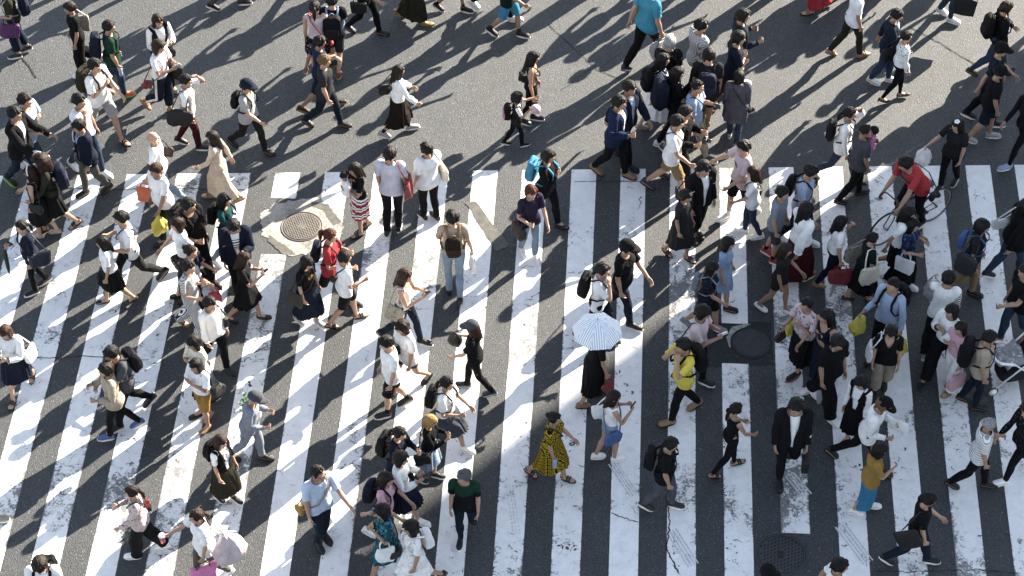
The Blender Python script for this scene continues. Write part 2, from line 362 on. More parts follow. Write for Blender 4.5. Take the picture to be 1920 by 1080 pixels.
def seg_dist(P, a, b2, sy=1.0):
    a, b2 = np.array(a, float), np.array(b2, float); S = np.array([1, sy, 1.])
    P, a, b2 = P*S, a*S, b2*S
    ab = b2-a; t = np.clip(((P-a) @ ab)/(ab @ ab), 0, 1)
    return np.linalg.norm(P - a - t[:, None]*ab, axis=1)
def weights(P):
    Wt = np.zeros((len(P), len(BONES)))
    dist = {}
    dist['pelvis'] = seg_dist(P, (0, 0, .87), (0, 0, .99), .66) - .112
    dist['spine'] = seg_dist(P, (0, 0, 1.03), (0, 0, 1.12), .68) - .095
    dist['chest'] = seg_dist(P, (0, 0, 1.19), (-.01, 0, 1.36), .66) - .108
    dist['neck'] = seg_dist(P, (-.015, 0, 1.43), (-.005, 0, 1.49)) - .05
    dist['head'] = seg_dist(P, (.01, 0, 1.54), (-.005, 0, 1.61)) - .085
    for s, L_ in ((1, 'L'), (-1, 'R')):
        d = armdir(s); S, E, W = shoulder(s), elbow(s), wrist(s)
        dist['ua'+L_] = seg_dist(P, S + d*.02, E - d*.01) - .047
        dist['fa'+L_] = seg_dist(P, E + d*.01, W - d*.01) - .034
        dist['ha'+L_] = seg_dist(P, W + d*.02, W + d*.075) - .03
        dist['fi'+L_] = seg_dist(P, W + d*.115, W + d*.17) - .03
        dist['th'+L_] = seg_dist(P, (0, s*HIP, .83), (.006, s*.098, .50)) - .07
        dist['sh'+L_] = seg_dist(P, (0, s*.098, .45), (-.018, s*.10, .11)) - .045
        dist['fo'+L_] = seg_dist(P, (-.05, s*.10, .04), (.13, s*.10, .03)) - .045
    for k, v in dist.items(): Wt[:, BI[k]] = np.exp(-55.0*np.clip(v, -.03, .5))
    for s, L_, R_ in ((1, 'L', 'R'), (-1, 'R', 'L')):   # nothing of one side moves with the other side's limbs
        far = s*P[:, 1] < -.01
        for b2 in ('ua', 'fa', 'ha', 'fi'): Wt[far, BI[b2+L_]] = 0
        for b2 in ('th', 'sh', 'fo'): Wt[s*P[:, 1] < -.004, BI[b2+L_]] = 0
    Wt[Wt < Wt.max(axis=1, keepdims=True)*.02] = 0
    return Wt/Wt.sum(axis=1, keepdims=True)
def vnormals(V, T):
    n = np.cross(V[T[:, 1]]-V[T[:, 0]], V[T[:, 2]]-V[T[:, 0]]); N = np.zeros_like(V)
    for i in range(3): np.add.at(N, T[:, i], n)
    return N/(np.linalg.norm(N, axis=1, keepdims=True)+1e-12)
def lapl(V, T, it, lam=.5, hold=None):
    E = np.unique(np.sort(np.concatenate([T[:, [0, 1]], T[:, [1, 2]], T[:, [2, 0]]]), axis=1), axis=0)
    cnt = np.bincount(E.ravel(), minlength=len(V))[:, None].clip(1)
    for _ in range(it):
        S = np.zeros_like(V); np.add.at(S, E[:, 0], V[E[:, 1]]); np.add.at(S, E[:, 1], V[E[:, 0]])
        d = lam*(S/cnt - V)
        if hold is not None: d[hold] = 0
        V = V + d
    return V
def clip(V, T, fld):
    """keep the part of the mesh where the field is <= 0, cutting the triangles on its zero line (a clean hem)"""
    inside = fld <= 0; c = inside[T].sum(axis=1)
    keep = T[c == 3].tolist(); newV = list(V); cache = {}
    def cut(a, b2):
        k = (min(a, b2), max(a, b2))
        if k not in cache:
            t = fld[a]/(fld[a]-fld[b2]); newV.append(V[a] + t*(V[b2]-V[a])); cache[k] = len(newV)-1
        return cache[k]
    for tri in T[(c == 1) | (c == 2)]:
        for k in range(3):
            a, b2, c2 = tri[k], tri[(k+1) % 3], tri[(k+2) % 3]
            if inside[a] and not inside[b2] and not inside[c2]:
                keep.append([a, cut(a, b2), cut(a, c2)]); break
            if not inside[a] and inside[b2] and inside[c2]:
                p, q = cut(a, b2), cut(a, c2); keep.append([p, b2, c2]); keep.append([p, c2, q]); break
    T2 = np.array(keep, dtype=np.int64); V2 = np.array(newV)
    used, inv = np.unique(T2, return_inverse=True)
    return V2[used], inv.reshape(-1, 3)

TPL = {}
for sx in 'mf':
    V, T = remeshed(body_source(sx, True), .0052, 3, .13)
    V2, T2 = remeshed(body_source(sx, False), .0135, 3)
    TPL[sx] = dict(body=(V, T, weights(V)), core=(V2, T2))
def armw(V):
    Wt = weights(V); return sum(Wt[:, BI[b2+q]] for b2 in ('ua', 'fa', 'ha', 'fi') for q in 'LR')
def armt(V):
    return np.maximum((V - shoulder(1)) @ armdir(1), (V*np.array([1, -1, 1]) - shoulder(1)) @ armdir(1))

GARM = {}
def garment(sex, kind, fit):
    """rest-pose garment cut from the body's own surface: (vertices, triangles, weights)"""
    key = (sex, kind, fit)
    if key in GARM: return GARM[key]
    V, T = TPL[sex]['core']
    off0 = dict(slim=.006, reg=.010, loose=.016, wide=.026)[fit]
    def cutf(fn):
        nonlocal V, T
        V, T = clip(V, T, fn(V))
    neck = lambda P: np.minimum(P[:, 2] - (1.422 - P[:, 0]*.25), .088 - np.hypot(P[:, 0]+.012, P[:, 1]*.95))
    if kind in ('tee', 'long', 'tank', 'jacket', 'coat', 'vest', 'polo', 'croptee', 'tucklong', 'vneck'):
        hem = dict(tee=.84, long=.83, tank=.90, jacket=.80, coat=.66, vest=.84, polo=.84, croptee=.95, tucklong=.95, vneck=.86)[kind]
        slv = dict(tee=.20, long=.515, tank=None, jacket=.515, coat=.52, vest=None, polo=.205, croptee=.19, tucklong=.50, vneck=.2)[kind]
        if kind == 'vneck': cutf(lambda P: np.where(P[:, 0] > 0, np.minimum(P[:, 2] - (1.27 + np.abs(P[:, 1])*1.7), .1-np.abs(P[:, 1])), neck(P)))
        elif kind == 'tank': cutf(lambda P: np.minimum(np.where(P[:, 0] > 0, P[:, 2] - (1.33 + np.abs(P[:, 1])*.6), P[:, 2] - 1.405), .112 - np.abs(P[:, 1])))
        else: cutf(neck)
        if slv: cutf(lambda P: np.where(armw(P) > .25, armt(P) - slv, -1))
        else: cutf(lambda P: armw(P) - .45)
        cutf(lambda P: np.where(armw(P) < .5, hem - P[:, 2], -1))
        if kind in ('jacket', 'coat', 'vest'):
            cutf(lambda P: np.where((P[:, 0] > .0) & (armw(P) < .5), ((.028 + .055*np.clip((P[:, 2]-1.0)/.4, 0, 1)) if kind != 'jacket' else (.012 + .045*np.clip((P[:, 2]-1.0)/.4, 0, 1))) - np.abs(P[:, 1]), -1))
    elif kind in ('trou', 'shorts', 'wide', 'crop', 'hot', 'sock', 'boot'):
        top = dict(sock=.19, boot=.30).get(kind, 1.005)
        bot = dict(trou=.075, shorts=.52, wide=.09, crop=.2, hot=.70, sock=.06, boot=.05)[kind]
        cutf(lambda P: np.where(armw(P) < .5, np.maximum(P[:, 2]-top, bot-P[:, 2]), 1))
    N = vnormals(V, T); z = V[:, 2]; off = np.full(len(V), off0)
    if kind in ('tee', 'long', 'jacket', 'coat', 'polo', 'vest', 'croptee', 'tucklong', 'vneck'):
        a = armw(V); low = np.clip((1.2 - z)/.4, 0, 1)*(a < .5)
        off = off + off0*.9*low*(0 if kind in ('croptee', 'tucklong') else 1) + (a > .5)*off0*.35*np.clip(armt(V)/.2, 0, 1)
        if kind in ('jacket', 'coat'): off = off + .012
        if kind in ('croptee', 'tucklong'): off = off + .018*np.clip((1.15-z)/.08, 0, 1)*np.clip((z-.95)/.06, 0, 1)
        off = off + .004
    elif kind in ('trou', 'wide', 'crop', 'shorts', 'hot'):
        if kind in ('wide', 'crop'): off = off + np.clip((.95 - z)/.5, 0, 1)*(.055 if kind == 'wide' else .035)
        if kind in ('shorts', 'hot'): off = off + np.clip((.9 - z)/.35, 0, 1)*.018
        if fit in ('slim',) and kind == 'trou': off = off + 0*z
        elif kind == 'trou': off = off + np.clip((.42 - z)/.3, 0, 1)*.012
        off = off*np.clip((1.03 - z)/.06, .4, 1) + .002*(z > .97)
    elif kind == 'boot': off = off*0 + .01
    else: off = off*0 + .005
    V3 = V + N*off[:, None]
    e = np.sort(np.concatenate([T[:, [0, 1]], T[:, [1, 2]], T[:, [2, 0]]]), axis=1)
    u, ct = np.unique(e, axis=0, return_counts=True); bd = np.zeros(len(V), bool); bd[u[ct == 1].ravel()] = True
    V3 = lapl(V3, T, dict(slim=2, reg=5, loose=9, wide=9)[fit] if kind not in ('sock', 'boot') else 1, .5, bd)
    GARM[key] = (V3, T, weights(V)); return GARM[key]

_rs = np.random.RandomState(5)
_K = _rs.normal(size=(26, 3))*np.array([17, 17, 11.]); 
def wrinkle(R, seed, amp):
    r = np.random.RandomState(seed); ph = r.uniform(0, 6.28, 26); wv = r.normal(size=26)
    return amp*(np.sin(R @ _K.T + ph) @ wv)/3.2

# arm presets: flex, out, twist inward, elbow
ARM = dict(fwd=(26, 6, 25, 30), back=(-27, 6, 10, 14), dn=(4, 5, 10, 14), ph=(24, 8, 30, 98), text=(28, 6, 42, 88), chest=(18, 10, 48, 122), face=(48, 8, 38, 142),
  brow=(82, 28, 18, 128), arm=(8, 12, 12, 92), strap=(8, 12, 22, 138), out=(44, 10, 10, 28), wide=(20, 38, 0, 15), cross=(18, 8, 72, 100), bar=(62, 12, 10, 12),
  carry=(30, 14, 48, 105), umb=(32, 10, 30, 100), ear=(62, 30, 25, 140), grip=(2, 12, 4, 12), hold=(32, 22, 0, 10), pocket=(-8, 20, 30, 40), pull=(-30, 12, 0, 8), lead=(8, 18, 0, 10), up=(55, 8, 30, 120), push=(40, 10, 10, 55))

def pose(p):
    """bone matrices (4x4) in the person's frame before the feet are set on the ground"""
    A = p['A']; leg = p['leg']; R = {b2: np.eye(3) for b2 in BONES}
    tw = 0
    hk = {}
    if leg in ('L', 'R'):
        a, b2 = (leg, 'R' if leg == 'L' else 'L')
        hk[a] = (25*A, 6, -10*A); hk[b2] = (-19*A, 26*A, 34*A); tw = 6*A*(1 if a == 'R' else -1)
    elif leg in ('l', 'r'):                            # passing: that leg swings through
        a = leg.upper(); b2 = 'R' if a == 'L' else 'L'
        hk[a] = (24*A, 52*A, 22); hk[b2] = (-4, 4, 0)
    elif leg in ('kl', 'kr'):                          # that foot kicked up behind
        a = leg[1].upper(); b2 = 'R' if a == 'L' else 'L'
        hk[a] = (-6*A, 62*A, 58*A); hk[b2] = (8*A, 4, 0)
    elif leg == 'bike': hk['L'] = (10, 10, 0); hk['R'] = (48, 62, 10)
    elif leg == 'sit': hk['L'] = (75, 60, 20); hk['R'] = (80, 70, 20)
    else: hk['L'] = (6, 4, 0); hk['R'] = (-5, 3, 0)
    for q, s in (('L', 1), ('R', -1)):
        f, k, ft = hk[q]
        R['th'+q] = RY(D(-f)) @ RX(D(s*-1.5)); R['sh'+q] = RY(D(k)); R['fo'+q] = RY(D(ft - (k - f)))
    R['pelvis'] = RZ(D(tw)) @ RY(D(p['lean']*.35)); R['spine'] = RZ(D(-tw)) @ RY(D(p['lean']*.35)); R['chest'] = RZ(D(-tw*.8)) @ RY(D(p['lean']*.3))
    R['neck'] = RY(D(p['nod']*.5 - p['lean']*.5)); R['head'] = RZ(D(p['turn'])) @ RY(D(p['nod']*.5))
    for q, s in (('L', 1), ('R', -1)):
        pr = p['la'] if q == 'L' else p['ra']
        fl, ab, twi, el = ARM[pr] if isinstance(pr, str) else pr
        d = armdir(s); ph = D(ab) - AP
        ax = np.cross(d, (1, 0, 0)); ax = rot(d, D(twi)*s) @ ax
        R['ua'+q] = RY(D(-fl)) @ RX(ph*s)
        R['fa'+q] = rot(ax, D(el))
        m = np.array([0, -s*math.cos(AP), -math.sin(AP)])
        R['fi'+q] = rot(np.cross(d, m), D(p['grip']+(55 if pr in ('grip', 'hold', 'ph', 'text', 'bar', 'arm', 'umb', 'pull', 'push') else 0)))
    M = {}
    for b2 in BONES:
        h = HEADJ[b2]; T1 = np.eye(4); T1[:3, :3] = R[b2]; T1[:3, 3] = h - R[b2] @ h
        M[b2] = (M[PAR[b2]] @ T1) if b2 in PAR else T1
    return M
def skinned(V, Wt, M):
    MM = np.stack([M[b2] for b2 in BONES]); H = np.concatenate([V, np.ones((len(V), 1))], axis=1)
    out = np.einsum('bij,nj->nbi', MM[:, :3, :], H)
    return np.einsum('nb,nbi->ni', Wt, out)
def xf(M, V):
    V = np.asarray(V, float); return V @ M[:3, :3].T + M[:3, 3]

# ------------------------------------------------------------------ hair, hats, shoes, skirts
def hair_mesh(style, seed):
    r = random.Random(seed)
    L_, fr, vol, sideL = dict(short=(.045, 63, .014, .025), crop=(.0, 50, .002, -.005), mid=(.08, 66, .018, .06), bob=(.13, 68, .018, .13), long=(.30, 66, .014, .19), xlong=(.40, 66, .014, .2),
        tied=(.035, 58, .006, .02), curly=(.22, 56, .05, .18), afro=(.08, 56, .03, .06), longb=(.27, 70, .012, .18))[style]
    n, rows = 44, 16; V = []; Fc = []; Rr = []
    cx, cz = -.010, 1.607
    for i in range(n):
        ph = -math.pi + 2*math.pi*i/n; a = abs(math.degrees(ph))
        if a < 50: drop = None; end = fr + r.uniform(-3, 5)
        elif a < 72: t = (a-50)/22; end = fr + t*(92-fr); drop = None if t < .55 or sideL < .1 else sideL*t
        elif a < 105: end = 95; drop = sideL
        else: t = min(1, (a-105)/40); end = 95; drop = sideL + (L_-sideL)*t
        if drop is not None: drop = max(0.0, drop + r.uniform(-.02, .02)*(1 if L_ > .06 else .4)); end = 95 + min(drop, .035)/.11*50 if drop < .04 else 95
        if drop is not None and drop < .04: drop = None
        jr = r.uniform(-.006, .007)
        for k in range(rows):
            t = k/(rows-1)
            if drop is None: tau = math.radians(max(3, end*t)); dz = 0
            else:
                tt = t*1.0; cut_ = .5
                tau = math.radians(max(3, 95*min(1, tt/cut_))); dz = max(0, (tt-cut_)/(1-cut_))*drop
            wob = vol + 1.3*jr*min(1, t*2) + .006*math.sin(7*ph+seed)*t + .005*math.sin(11*tau+4*ph+seed*2.1) + (.015*math.sin(17*tau+5*ph+seed) if style in ('curly', 'afro') else 0)
            rx, ry, rz = .108+wob, .089+wob, .107+wob*.8
            x, y, z = cx + rx*math.sin(tau)*math.cos(ph), ry*math.sin(tau)*math.sin(ph), cz + rz*math.cos(tau)
            if dz > 0:
                z -= dz; q = dz/.3
                x += -.012*q*(a > 90) + (.02*min(1, dz/.08) if L_ < .14 and a > 120 else 0)
                sh = 1 - .25*min(1, dz/.12) if a > 105 else 1 - .06*min(1, dz/.1)
                y *= sh
                x += .004*math.sin(60*dz+seed+ph*3)
            V.append((x, y, z)); Rr.append((ph*.12, tau*.08, z*.35 + t*.1))
    for i in range(n):
        for k in range(rows-1):
            a, b2 = i*rows+k, ((i+1) % n)*rows+k
            Fc.append((a, a+1, b2+1, b2))
    c = len(V); V.append((cx, 0, cz+.107+vol*.8)); Rr.append((0, 0, .5))
    for i in range(n): Fc.append((c, i*rows, ((i+1) % n)*rows))
    return np.array(V), Fc, np.array(Rr)
def tail_mesh(style, seed):
    mb = MB()
    if style == 'pony': mb.tube([(-.10, 0, 1.64), (-.14, 0, 1.655), (-.168, .004, 1.61), (-.165, .01, 1.54), (-.155, .012, 1.46), (-.15, .01, 1.40)], [.02, .026, .034, .036, .028, .006], 10)
    elif style == 'lowpony': mb.tube([(-.10, 0, 1.57), (-.135, 0, 1.555), (-.15, 0, 1.50), (-.145, .006, 1.42), (-.14, .01, 1.35)], [.02, .028, .032, .026, .006], 10)
    elif style == 'bun': mb.ball((-.115, 0, 1.63), (.048, .05, .045))
    return mb
def shoe_parts(kind, s):
    """upper and sole in rest pose at the foot, s = side"""
    up, so_ = MB(), MB(); y = s*.10
    if kind in ('sneak', 'loafer', 'boot', 'flat'):
        hh = dict(sneak=1.15, loafer=1.0, boot=1.2, flat=.62)[kind]
        prof = ((-.086, .02, .05), (-.078, .034, .088), (-.03, .041, .095), (.02, .041, .088), (.07, .047, .066), (.115, .05, .055), (.155, .045, .046), (.182, .025, .03))
        up.loft([ering((x, y, .012 + h*hh/2), h*hh/2, hw, 16, u=(0, 0, 1), v=(0, 1, 0), e=.85) for x, hw, h in prof])
    if kind == 'sandal':
        for x, w2 in ((.085, .05), (.045, .047)):
            up.tube([(x, y + w2*math.cos(q), .012 + .056*math.sin(q)*(1.05 if x > .06 else 1.3)) for q in [math.pi*k/8 for k in range(9)]], .008, 6, flat=1.8)
        up.tube([(-.03 - .055*math.sin(q), y + .04*math.cos(q), .075) for q in [math.pi*k/8 for k in range(9)]], .007, 6)
    if kind == 'heel':
        prof = ((-.08, .02, .03), (-.07, .034, .055), (-.03, .036, .03), (.10, .045, .04), (.15, .04, .036), (.18, .014, .02))
        up.loft([ering((x, y, .012 + h/2), h/2, hw, 14, u=(0, 0, 1), v=(0, 1, 0)) for x, hw, h in prof])
        so_.tube([(-.065, y, .012), (-.062, y, -.045)], [.018, .009], 8)
    th = dict(sneak=.014, loafer=.009, boot=.013, sandal=.014, flat=.007, heel=.004)[kind]
    out = []
    for k in range(24):
        q = 2*math.pi*k/24; x = .05 + .140*math.cos(q); hw = .046*math.sin(q)*(1.12 if x > .06 else .92)
        out.append((x, y + hw, 0))
    so_.loft([[(a*1.0, b2, .016) for a, b2, c in out], [(a, b2, -th) for a, b2, c in out]])
    return up, so_
def skirt_mesh(M, top, length, flare, pleats, seed, b, pleat_amp=.010, fit=.02):
    r = random.Random(seed); n = 72; phi = np.linspace(0, 2*math.pi, n, endpoint=False); dirs = np.stack([np.cos(phi), np.sin(phi)], 1)
    jt = {k: xf(M[k], HEADJ[k][None])[0] for k in ('thL', 'thR', 'shL', 'shR', 'foL', 'foR')}
    pel = M['pelvis']; rows = max(8, int(length/.045)); V = []; prev = None; rest = []
    c0 = None
    for i in range(rows+1):
        t = i/rows; z = top - length*t
        circ = []
        if z > .84:
            a, w2 = (.106, .155) if z > .97 else (.118, .168)
            c = xf(pel, np.array([[-.01, 0, z]]))[0]
            h = np.sqrt((a*b*dirs[:, 0])**2 + (w2*b*dirs[:, 1])**2) + c[:2] @ dirs.T
        else: h = np.full(n, -9.)
        for q in 'LR':
            ank = jt['sh'+q]*np.array([.38, .38, 0]) + jt['fo'+q]*np.array([.62, .62, 1])
            for p1, p2, r1, r2 in ((jt['th'+q], jt['sh'+q], .090, .060), (jt['sh'+q], ank, .058, .045)):
                lo, hi = min(p1[2], p2[2]), max(p1[2], p2[2])
                if lo - .05 <= z <= hi + .03:
                    u = 0 if abs(p2[2]-p1[2]) < 1e-4 else min(1, max(0, (z-p1[2])/(p2[2]-p1[2]))); c = p1 + u*(p2-p1)
                    h = np.maximum(h, c[:2] @ dirs.T + (r1 + u*(r2-r1))*b)
        h = h + fit*.3 + fit*min(1, t*4)
        if prev is not None: h = np.maximum(h, prev - .002)
        prev = h
        hs = h.copy()
        for _ in range(2): hs = (np.roll(hs, 1) + 2*hs + np.roll(hs, -1))/4
        hs = hs + flare*t**1.2 + pleat_amp*min(1, t*1.6)*np.sin(pleats*phi + seed) + .006*t*np.sin(3*phi+seed*1.7)
        dh = (np.roll(hs, -1) - np.roll(hs, 1))/(phi[2]-phi[0])
        # the pleat's derivative would fold the curve over itself: damp it
        base = h + flare*t**1.2; dh = (np.roll(base, -1) - np.roll(base, 1))/(phi[2]-phi[0])
        for _ in range(2): dh = (np.roll(dh, 1) + 2*dh + np.roll(dh, -1))/4
        P = hs[:, None]*dirs + dh[:, None]*np.stack([-np.sin(phi), np.cos(phi)], 1)*.85
        zz = z + .012*np.sin(4*phi+seed)*t
        V.extend(np.column_stack([P, zz]).tolist())
        rest.extend(np.column_stack([.2*np.cos(phi), .25*np.sin(phi), np.full(n, z)]).tolist())
    Fc = [(i*n+j, (i+1)*n+j, (i+1)*n+(j+1) % n, i*n+(j+1) % n) for i in range(rows) for j in range(n)]
    return np.array(V), Fc, np.array(rest)
# where the shoes touch the road in the photograph: (front, back) or one standing foot
FEET = dict(p1=((27,92),(47,86)), p2=((128,118),), p3=((240,172),(200,178)), p6=((140,376),(179,358)), p11=((382,270),(335,272)), p38=((503,290),(437,268)), p39=((784,221),(727,242)),
 p40=((639,189),(567,202)), p41=((642,238),(572,230)), p43=((634,100),(630,128)), p44=((712,64),(652,52)), p45=((455,9),(393,14)), p47=((880,28),(825,17)), p48=((996,74),(939,63)),
 p49=((1008,231),(1003,217)), p50=((1005,257),(955,264)), p66=((1631,90),(1572,97)), p67=((1683,148),(1650,141)), p68=((1712,175),(1668,181)), p69=((1816,42),(1787,32)), p70=((1905,130),(1833,134)),
 p72=((1862,260),(1815,260)), p73=((1769,358),(1790,336)), p75=((1637,354),(1590,368)), p12=((262,363),(327,373)), p14=((365,362),(428,364)), p16=((60,422),(90,434)), p17=((40,551),(73,538)),
 p18=((174,564),(232,553)), p26=((504,598),(437,596)), p29=((692,592),(635,611)), p30=((647,428),(673,418)), p33=((788,412),(815,402)), p34=((838,550),), p37=((993,491),(980,470)),
 p79=((1380,415),(1412,427)), p81=((1306,490),(1268,468)), p82=((1457,479),(1432,470)), p85=((1487,579),(1434,562)), p87=((1352,616),(1285,597)), p122=((14,771),(43,716)), p124=((189,822),(255,808)),
 p126=((371,788),(392,770)), p127=((408,690),), p128=((701,779),(749,766)), p130=((856,729),(913,737)), p132=((839,889),(804,898)), p138=((851,1011),), p139=((606,1020),), p140=((517,858),(455,850)),
 p141=((436,946),(408,929)), p142=((241,1037),(303,1030)), p90=((1122,742),(1079,760)), p91=((1237,792),(1293,773)), p93=((1168,848),(1131,858)), p94=((1074,897),(1001,877)), p95=((1402,866),(1355,897)),
 p96=((1474,902),), p97=((1288,957),(1231,947)), p101=((1581,836),(1605,822)), p103=((1647,938),(1615,954)), p104=((1870,912),(1796,903)), p105=((1751,1054),(1664,1046)), p109=((1650,552),(1606,565)),
 p110=((1591,524),(1546,525)), p113=((1712,524),(1668,503)), p117=((1763,714),(1785,724)), p118=((1835,767),(1808,751)), p121=((1650,742),), p100=((1540,772),), p64=((1371,262),), p86=((1360,574),), p27=((566,606),))
SEG = {}
for q, s in (('L', 1), ('R', -1)):
    SEG['ua'+q] = (shoulder(s), elbow(s)); SEG['fa'+q] = (elbow(s), wrist(s))
    SEG['th'+q] = (np.array([0, s*HIP, .9]), np.array([.005, s*.098, .48])); SEG['sh'+q] = (np.array([.005, s*.098, .48]), np.array([-.02, s*.10, .09]))
SEG['pelvis'] = SEG['spine'] = SEG['chest'] = (np.array([-.005, 0, .85]), np.array([-.005, 0, 1.4]))
def fatten(V, Wt, b):
    if abs(b-1) < .005: return V
    A = np.zeros_like(V)
    for bn, (p, q) in SEG.items():
        ab = q-p; t = np.clip(((V-p) @ ab)/(ab @ ab), 0, 1); A += Wt[:, BI[bn]][:, None]*((b-1)*(V - p - t[:, None]*ab))
    return V + A

PEOPLE = {}
SEED = [0]
GROUP = 'people walking over the crossing'
TOPNAME = dict(tee='shirt', long='shirt', tank='top', jacket='jacket', coat='coat', vest='vest', polo='shirt', croptee='blouse', tucklong='blouse', vneck='shirt')

def P(key, hx, hy, hd, label, sex='m', H=None, leg='L', A=1.0, la=None, ra=None, hair=None, hc='k', top=('tee', 'W'), bot=('trou', 'K'), shoe=('sneak', 'W'),
      skin=None, lean=2.5, turn=0, nod=8, over=None, cap=None, sock=None, b=None, grip=18, foot=None, base=None, glasses=False, extra=None, dz=0.0, group=GROUP, mask=False):
    """one walking person: (hx, hy) is the middle of the head in the photograph, hd the heading in degrees (0 = towards the right, 90 = away)"""
    SEED[0] += 1; sd_ = SEED[0]; r = random.Random(sd_*7+3)
    H = H or (1.71 if sex == 'm' else 1.58); H = H*(1 + r.uniform(-.006, .006))
    fe = FEET.get(key)
    if fe:
        G = [ground(*q)[:2] for q in fe]; mid = sum(G)/len(G)
        if len(G) == 2:
            dv = G[0]-G[1]; dl = np.linalg.norm(dv)
            if dl > .22:
                nh = math.degrees(math.atan2(dv[1], dv[0])); dd = (nh - hd + 180) % 360 - 180; hd = hd + max(-34, min(34, dd))
            if leg in ('L', 'R'): A = max(.3, min(1.2, dl/.76))
        fwv = np.array([math.cos(D(hd)), math.sin(D(hd))])
        zs = np.linspace(.9, 1.9, 201); dz_ = [np.linalg.norm(ground(hx, hy, z)[:2] - mid - fwv*.05) for z in zs]
        H = max(H*.91, min(H*1.06, zs[int(np.argmin(dz_))]/.944))
    k = H/1.70
    b = b or (1.0 if sex == 'm' else .97)
    skin = skin if skin is not None else r.choice((0, 0, 1, 1, 1))
    fw = {'L': 'R', 'R': 'L', 'l': 'R', 'r': 'L', 'kl': 'L', 'kr': 'R'}.get(leg, 'R')
    la = la or ('fwd' if fw == 'L' else 'back' if leg != 's' else 'dn'); ra = ra or ('fwd' if fw == 'R' else 'back' if leg != 's' else 'dn')
    M = pose(dict(A=A, leg=leg, lean=lean, turn=turn, nod=nod, la=la, ra=ra, grip=grip))
    BV, BT, BW = TPL[sex]['body']
    body = skinned(fatten(BV, BW, b), BW, M)
    head = xf(M['head'], [[0, 0, 1.605]])[0]
    hs = 1.0 if H > 1.35 else 1.22
    ft = (BW[:, BI['foL']] + BW[:, BI['foR']]) > .5
    thick = dict(sneak=.014, loafer=.009, boot=.013, sandal=.014, flat=.007, heel=.03)[shoe[0]]
    floor_z = body[ft][:, 2].min() - thick
    if leg == 'sit': floor_z = 0
    T0 = np.array([0, 0, -floor_z])
    # where the head is seen fixes where the person stands
    hd_ = D(hd); Rz = RZ(hd_)
    ho = Rz @ ((head + T0)*k); ho[2] += dz
    if base is None:
        g = ground(hx, hy, ho[2]); loc = np.array([g[0]-ho[0], g[1]-ho[1], dz])
    else: loc = np.array(base, float)
    e = empty('person', loc, hd_, label, 'person', group)
    if hs != 1.0:
        w_h = (BW[:, BI['head']])[:, None]; nk = xf(M['head'], [[-.005, 0, 1.48]])[0]
        body = body + w_h*(body-nk)*(hs-1)
    tr = lambda V: (V + T0)*k
    link_mesh('body', tr(body), BT, skinmat(skin), e, rest=BV)
    def cloth(kind, fit, mat, name, grow=0.0, sd2=0):
        V, T, Wt = garment(sex, kind, fit)
        V2 = fatten(V, Wt, b + grow); N = vnormals(V2, T)
        amp = dict(slim=.0012, reg=.0022, loose=.0042, wide=.005)[fit]
        V2 = V2 + N*(wrinkle(V, sd_*3+sd2, amp))[:, None].clip(-.006, .012)
        W_ = tr(skinned(V2, Wt, M)); T = T.astype(np.int32)
        if kind in ('sock', 'boot'):                   # one piece for each foot
            for sg_ in (1, -1):
                tk = T[(V[T].mean(axis=1)[:, 1]*sg_) > 0]; us, iv = np.unique(tk, return_inverse=True)
                o = link_mesh(name, W_[us], iv.reshape(-1, 3).astype(np.int32), mat, e, rest=V[us])
            return o
        return link_mesh(name, W_, T, mat, e, rest=V)
    topk = top[0]; dress = topk.startswith('dress')
    tf = top[3] if len(top) > 3 and top[3] in ('slim', 'reg', 'loose', 'wide') else ('reg' if sex == 'f' else 'loose')
    tcol = top[1]; tp = top[2] if len(top) > 2 and top[2] else None; tc2 = top[4] if len(top) > 4 else None
    tm = fabric(tcol, tp, tc2)
    jt = {q: xf(M[q], HEADJ[q][None])[0] for q in HEADJ}
    if bot:
        bk, bc = bot[0], bot[1]; bp = bot[2] if len(bot) > 2 else None; bc2 = bot[3] if len(bot) > 3 else None
        bm_ = fabric(bc, bp, bc2)
        if bk in ('skirt', 'midi', 'maxi', 'mini', 'pleat', 'pleatlong', 'tight'):
            Ls, fl, pl, pa = dict(skirt=(.50, .04, 11, .012), midi=(.66, .045, 12, .014), maxi=(.84, .035, 13, .016), mini=(.36, .03, 9, .006), pleat=(.47, .075, 20, .016), pleatlong=(.68, .07, 24, .014), tight=(.80, 0.0, 5, .003))[bk]
            V, Fc, Rr = skirt_mesh(M, 1.0, Ls, fl, pl, sd_, b, pa); link_mesh('skirt', tr(V), Fc, bm_, e, rest=Rr)
        else:
            fit = 'reg' if bk in ('wide', 'crop') else ('slim' if bk == 'legg' else 'reg' if sex == 'f' else 'loose')
            kk = {'legg': 'trou'}.get(bk, bk)
            cloth(kk, fit, bm_, 'shorts' if kk in ('shorts', 'hot') else 'trousers', 0, 1)
    if dress:
        kind = dict(dress='tee', dressl='long', dresst='tank')[topk]
        Ls = top[5] if len(top) > 5 else .62
        o = cloth(kind, tf, tm, 'dress', .0, 2)
        V, Fc, Rr = skirt_mesh(M, 1.0, Ls, .03, 9, sd_, b, .012, .026); link_mesh('dress_skirt', tr(V), Fc, tm, o, rest=Rr)
    else:
        cloth(topk, tf, tm, TOPNAME[topk], 0, 2)
    if over: cloth(over[0], over[2] if len(over) > 2 else 'reg', fabric(over[1], over[3] if len(over) > 3 else None), TOPNAME[over[0]], .06, 3)
    if sock: cloth('sock', 'slim', fabric(sock), 'sock', 0, 4)
    if shoe[0] == 'boot': cloth('boot', 'slim', fabric(shoe[1], rough=.5), 'boot_shaft', 0, 5)
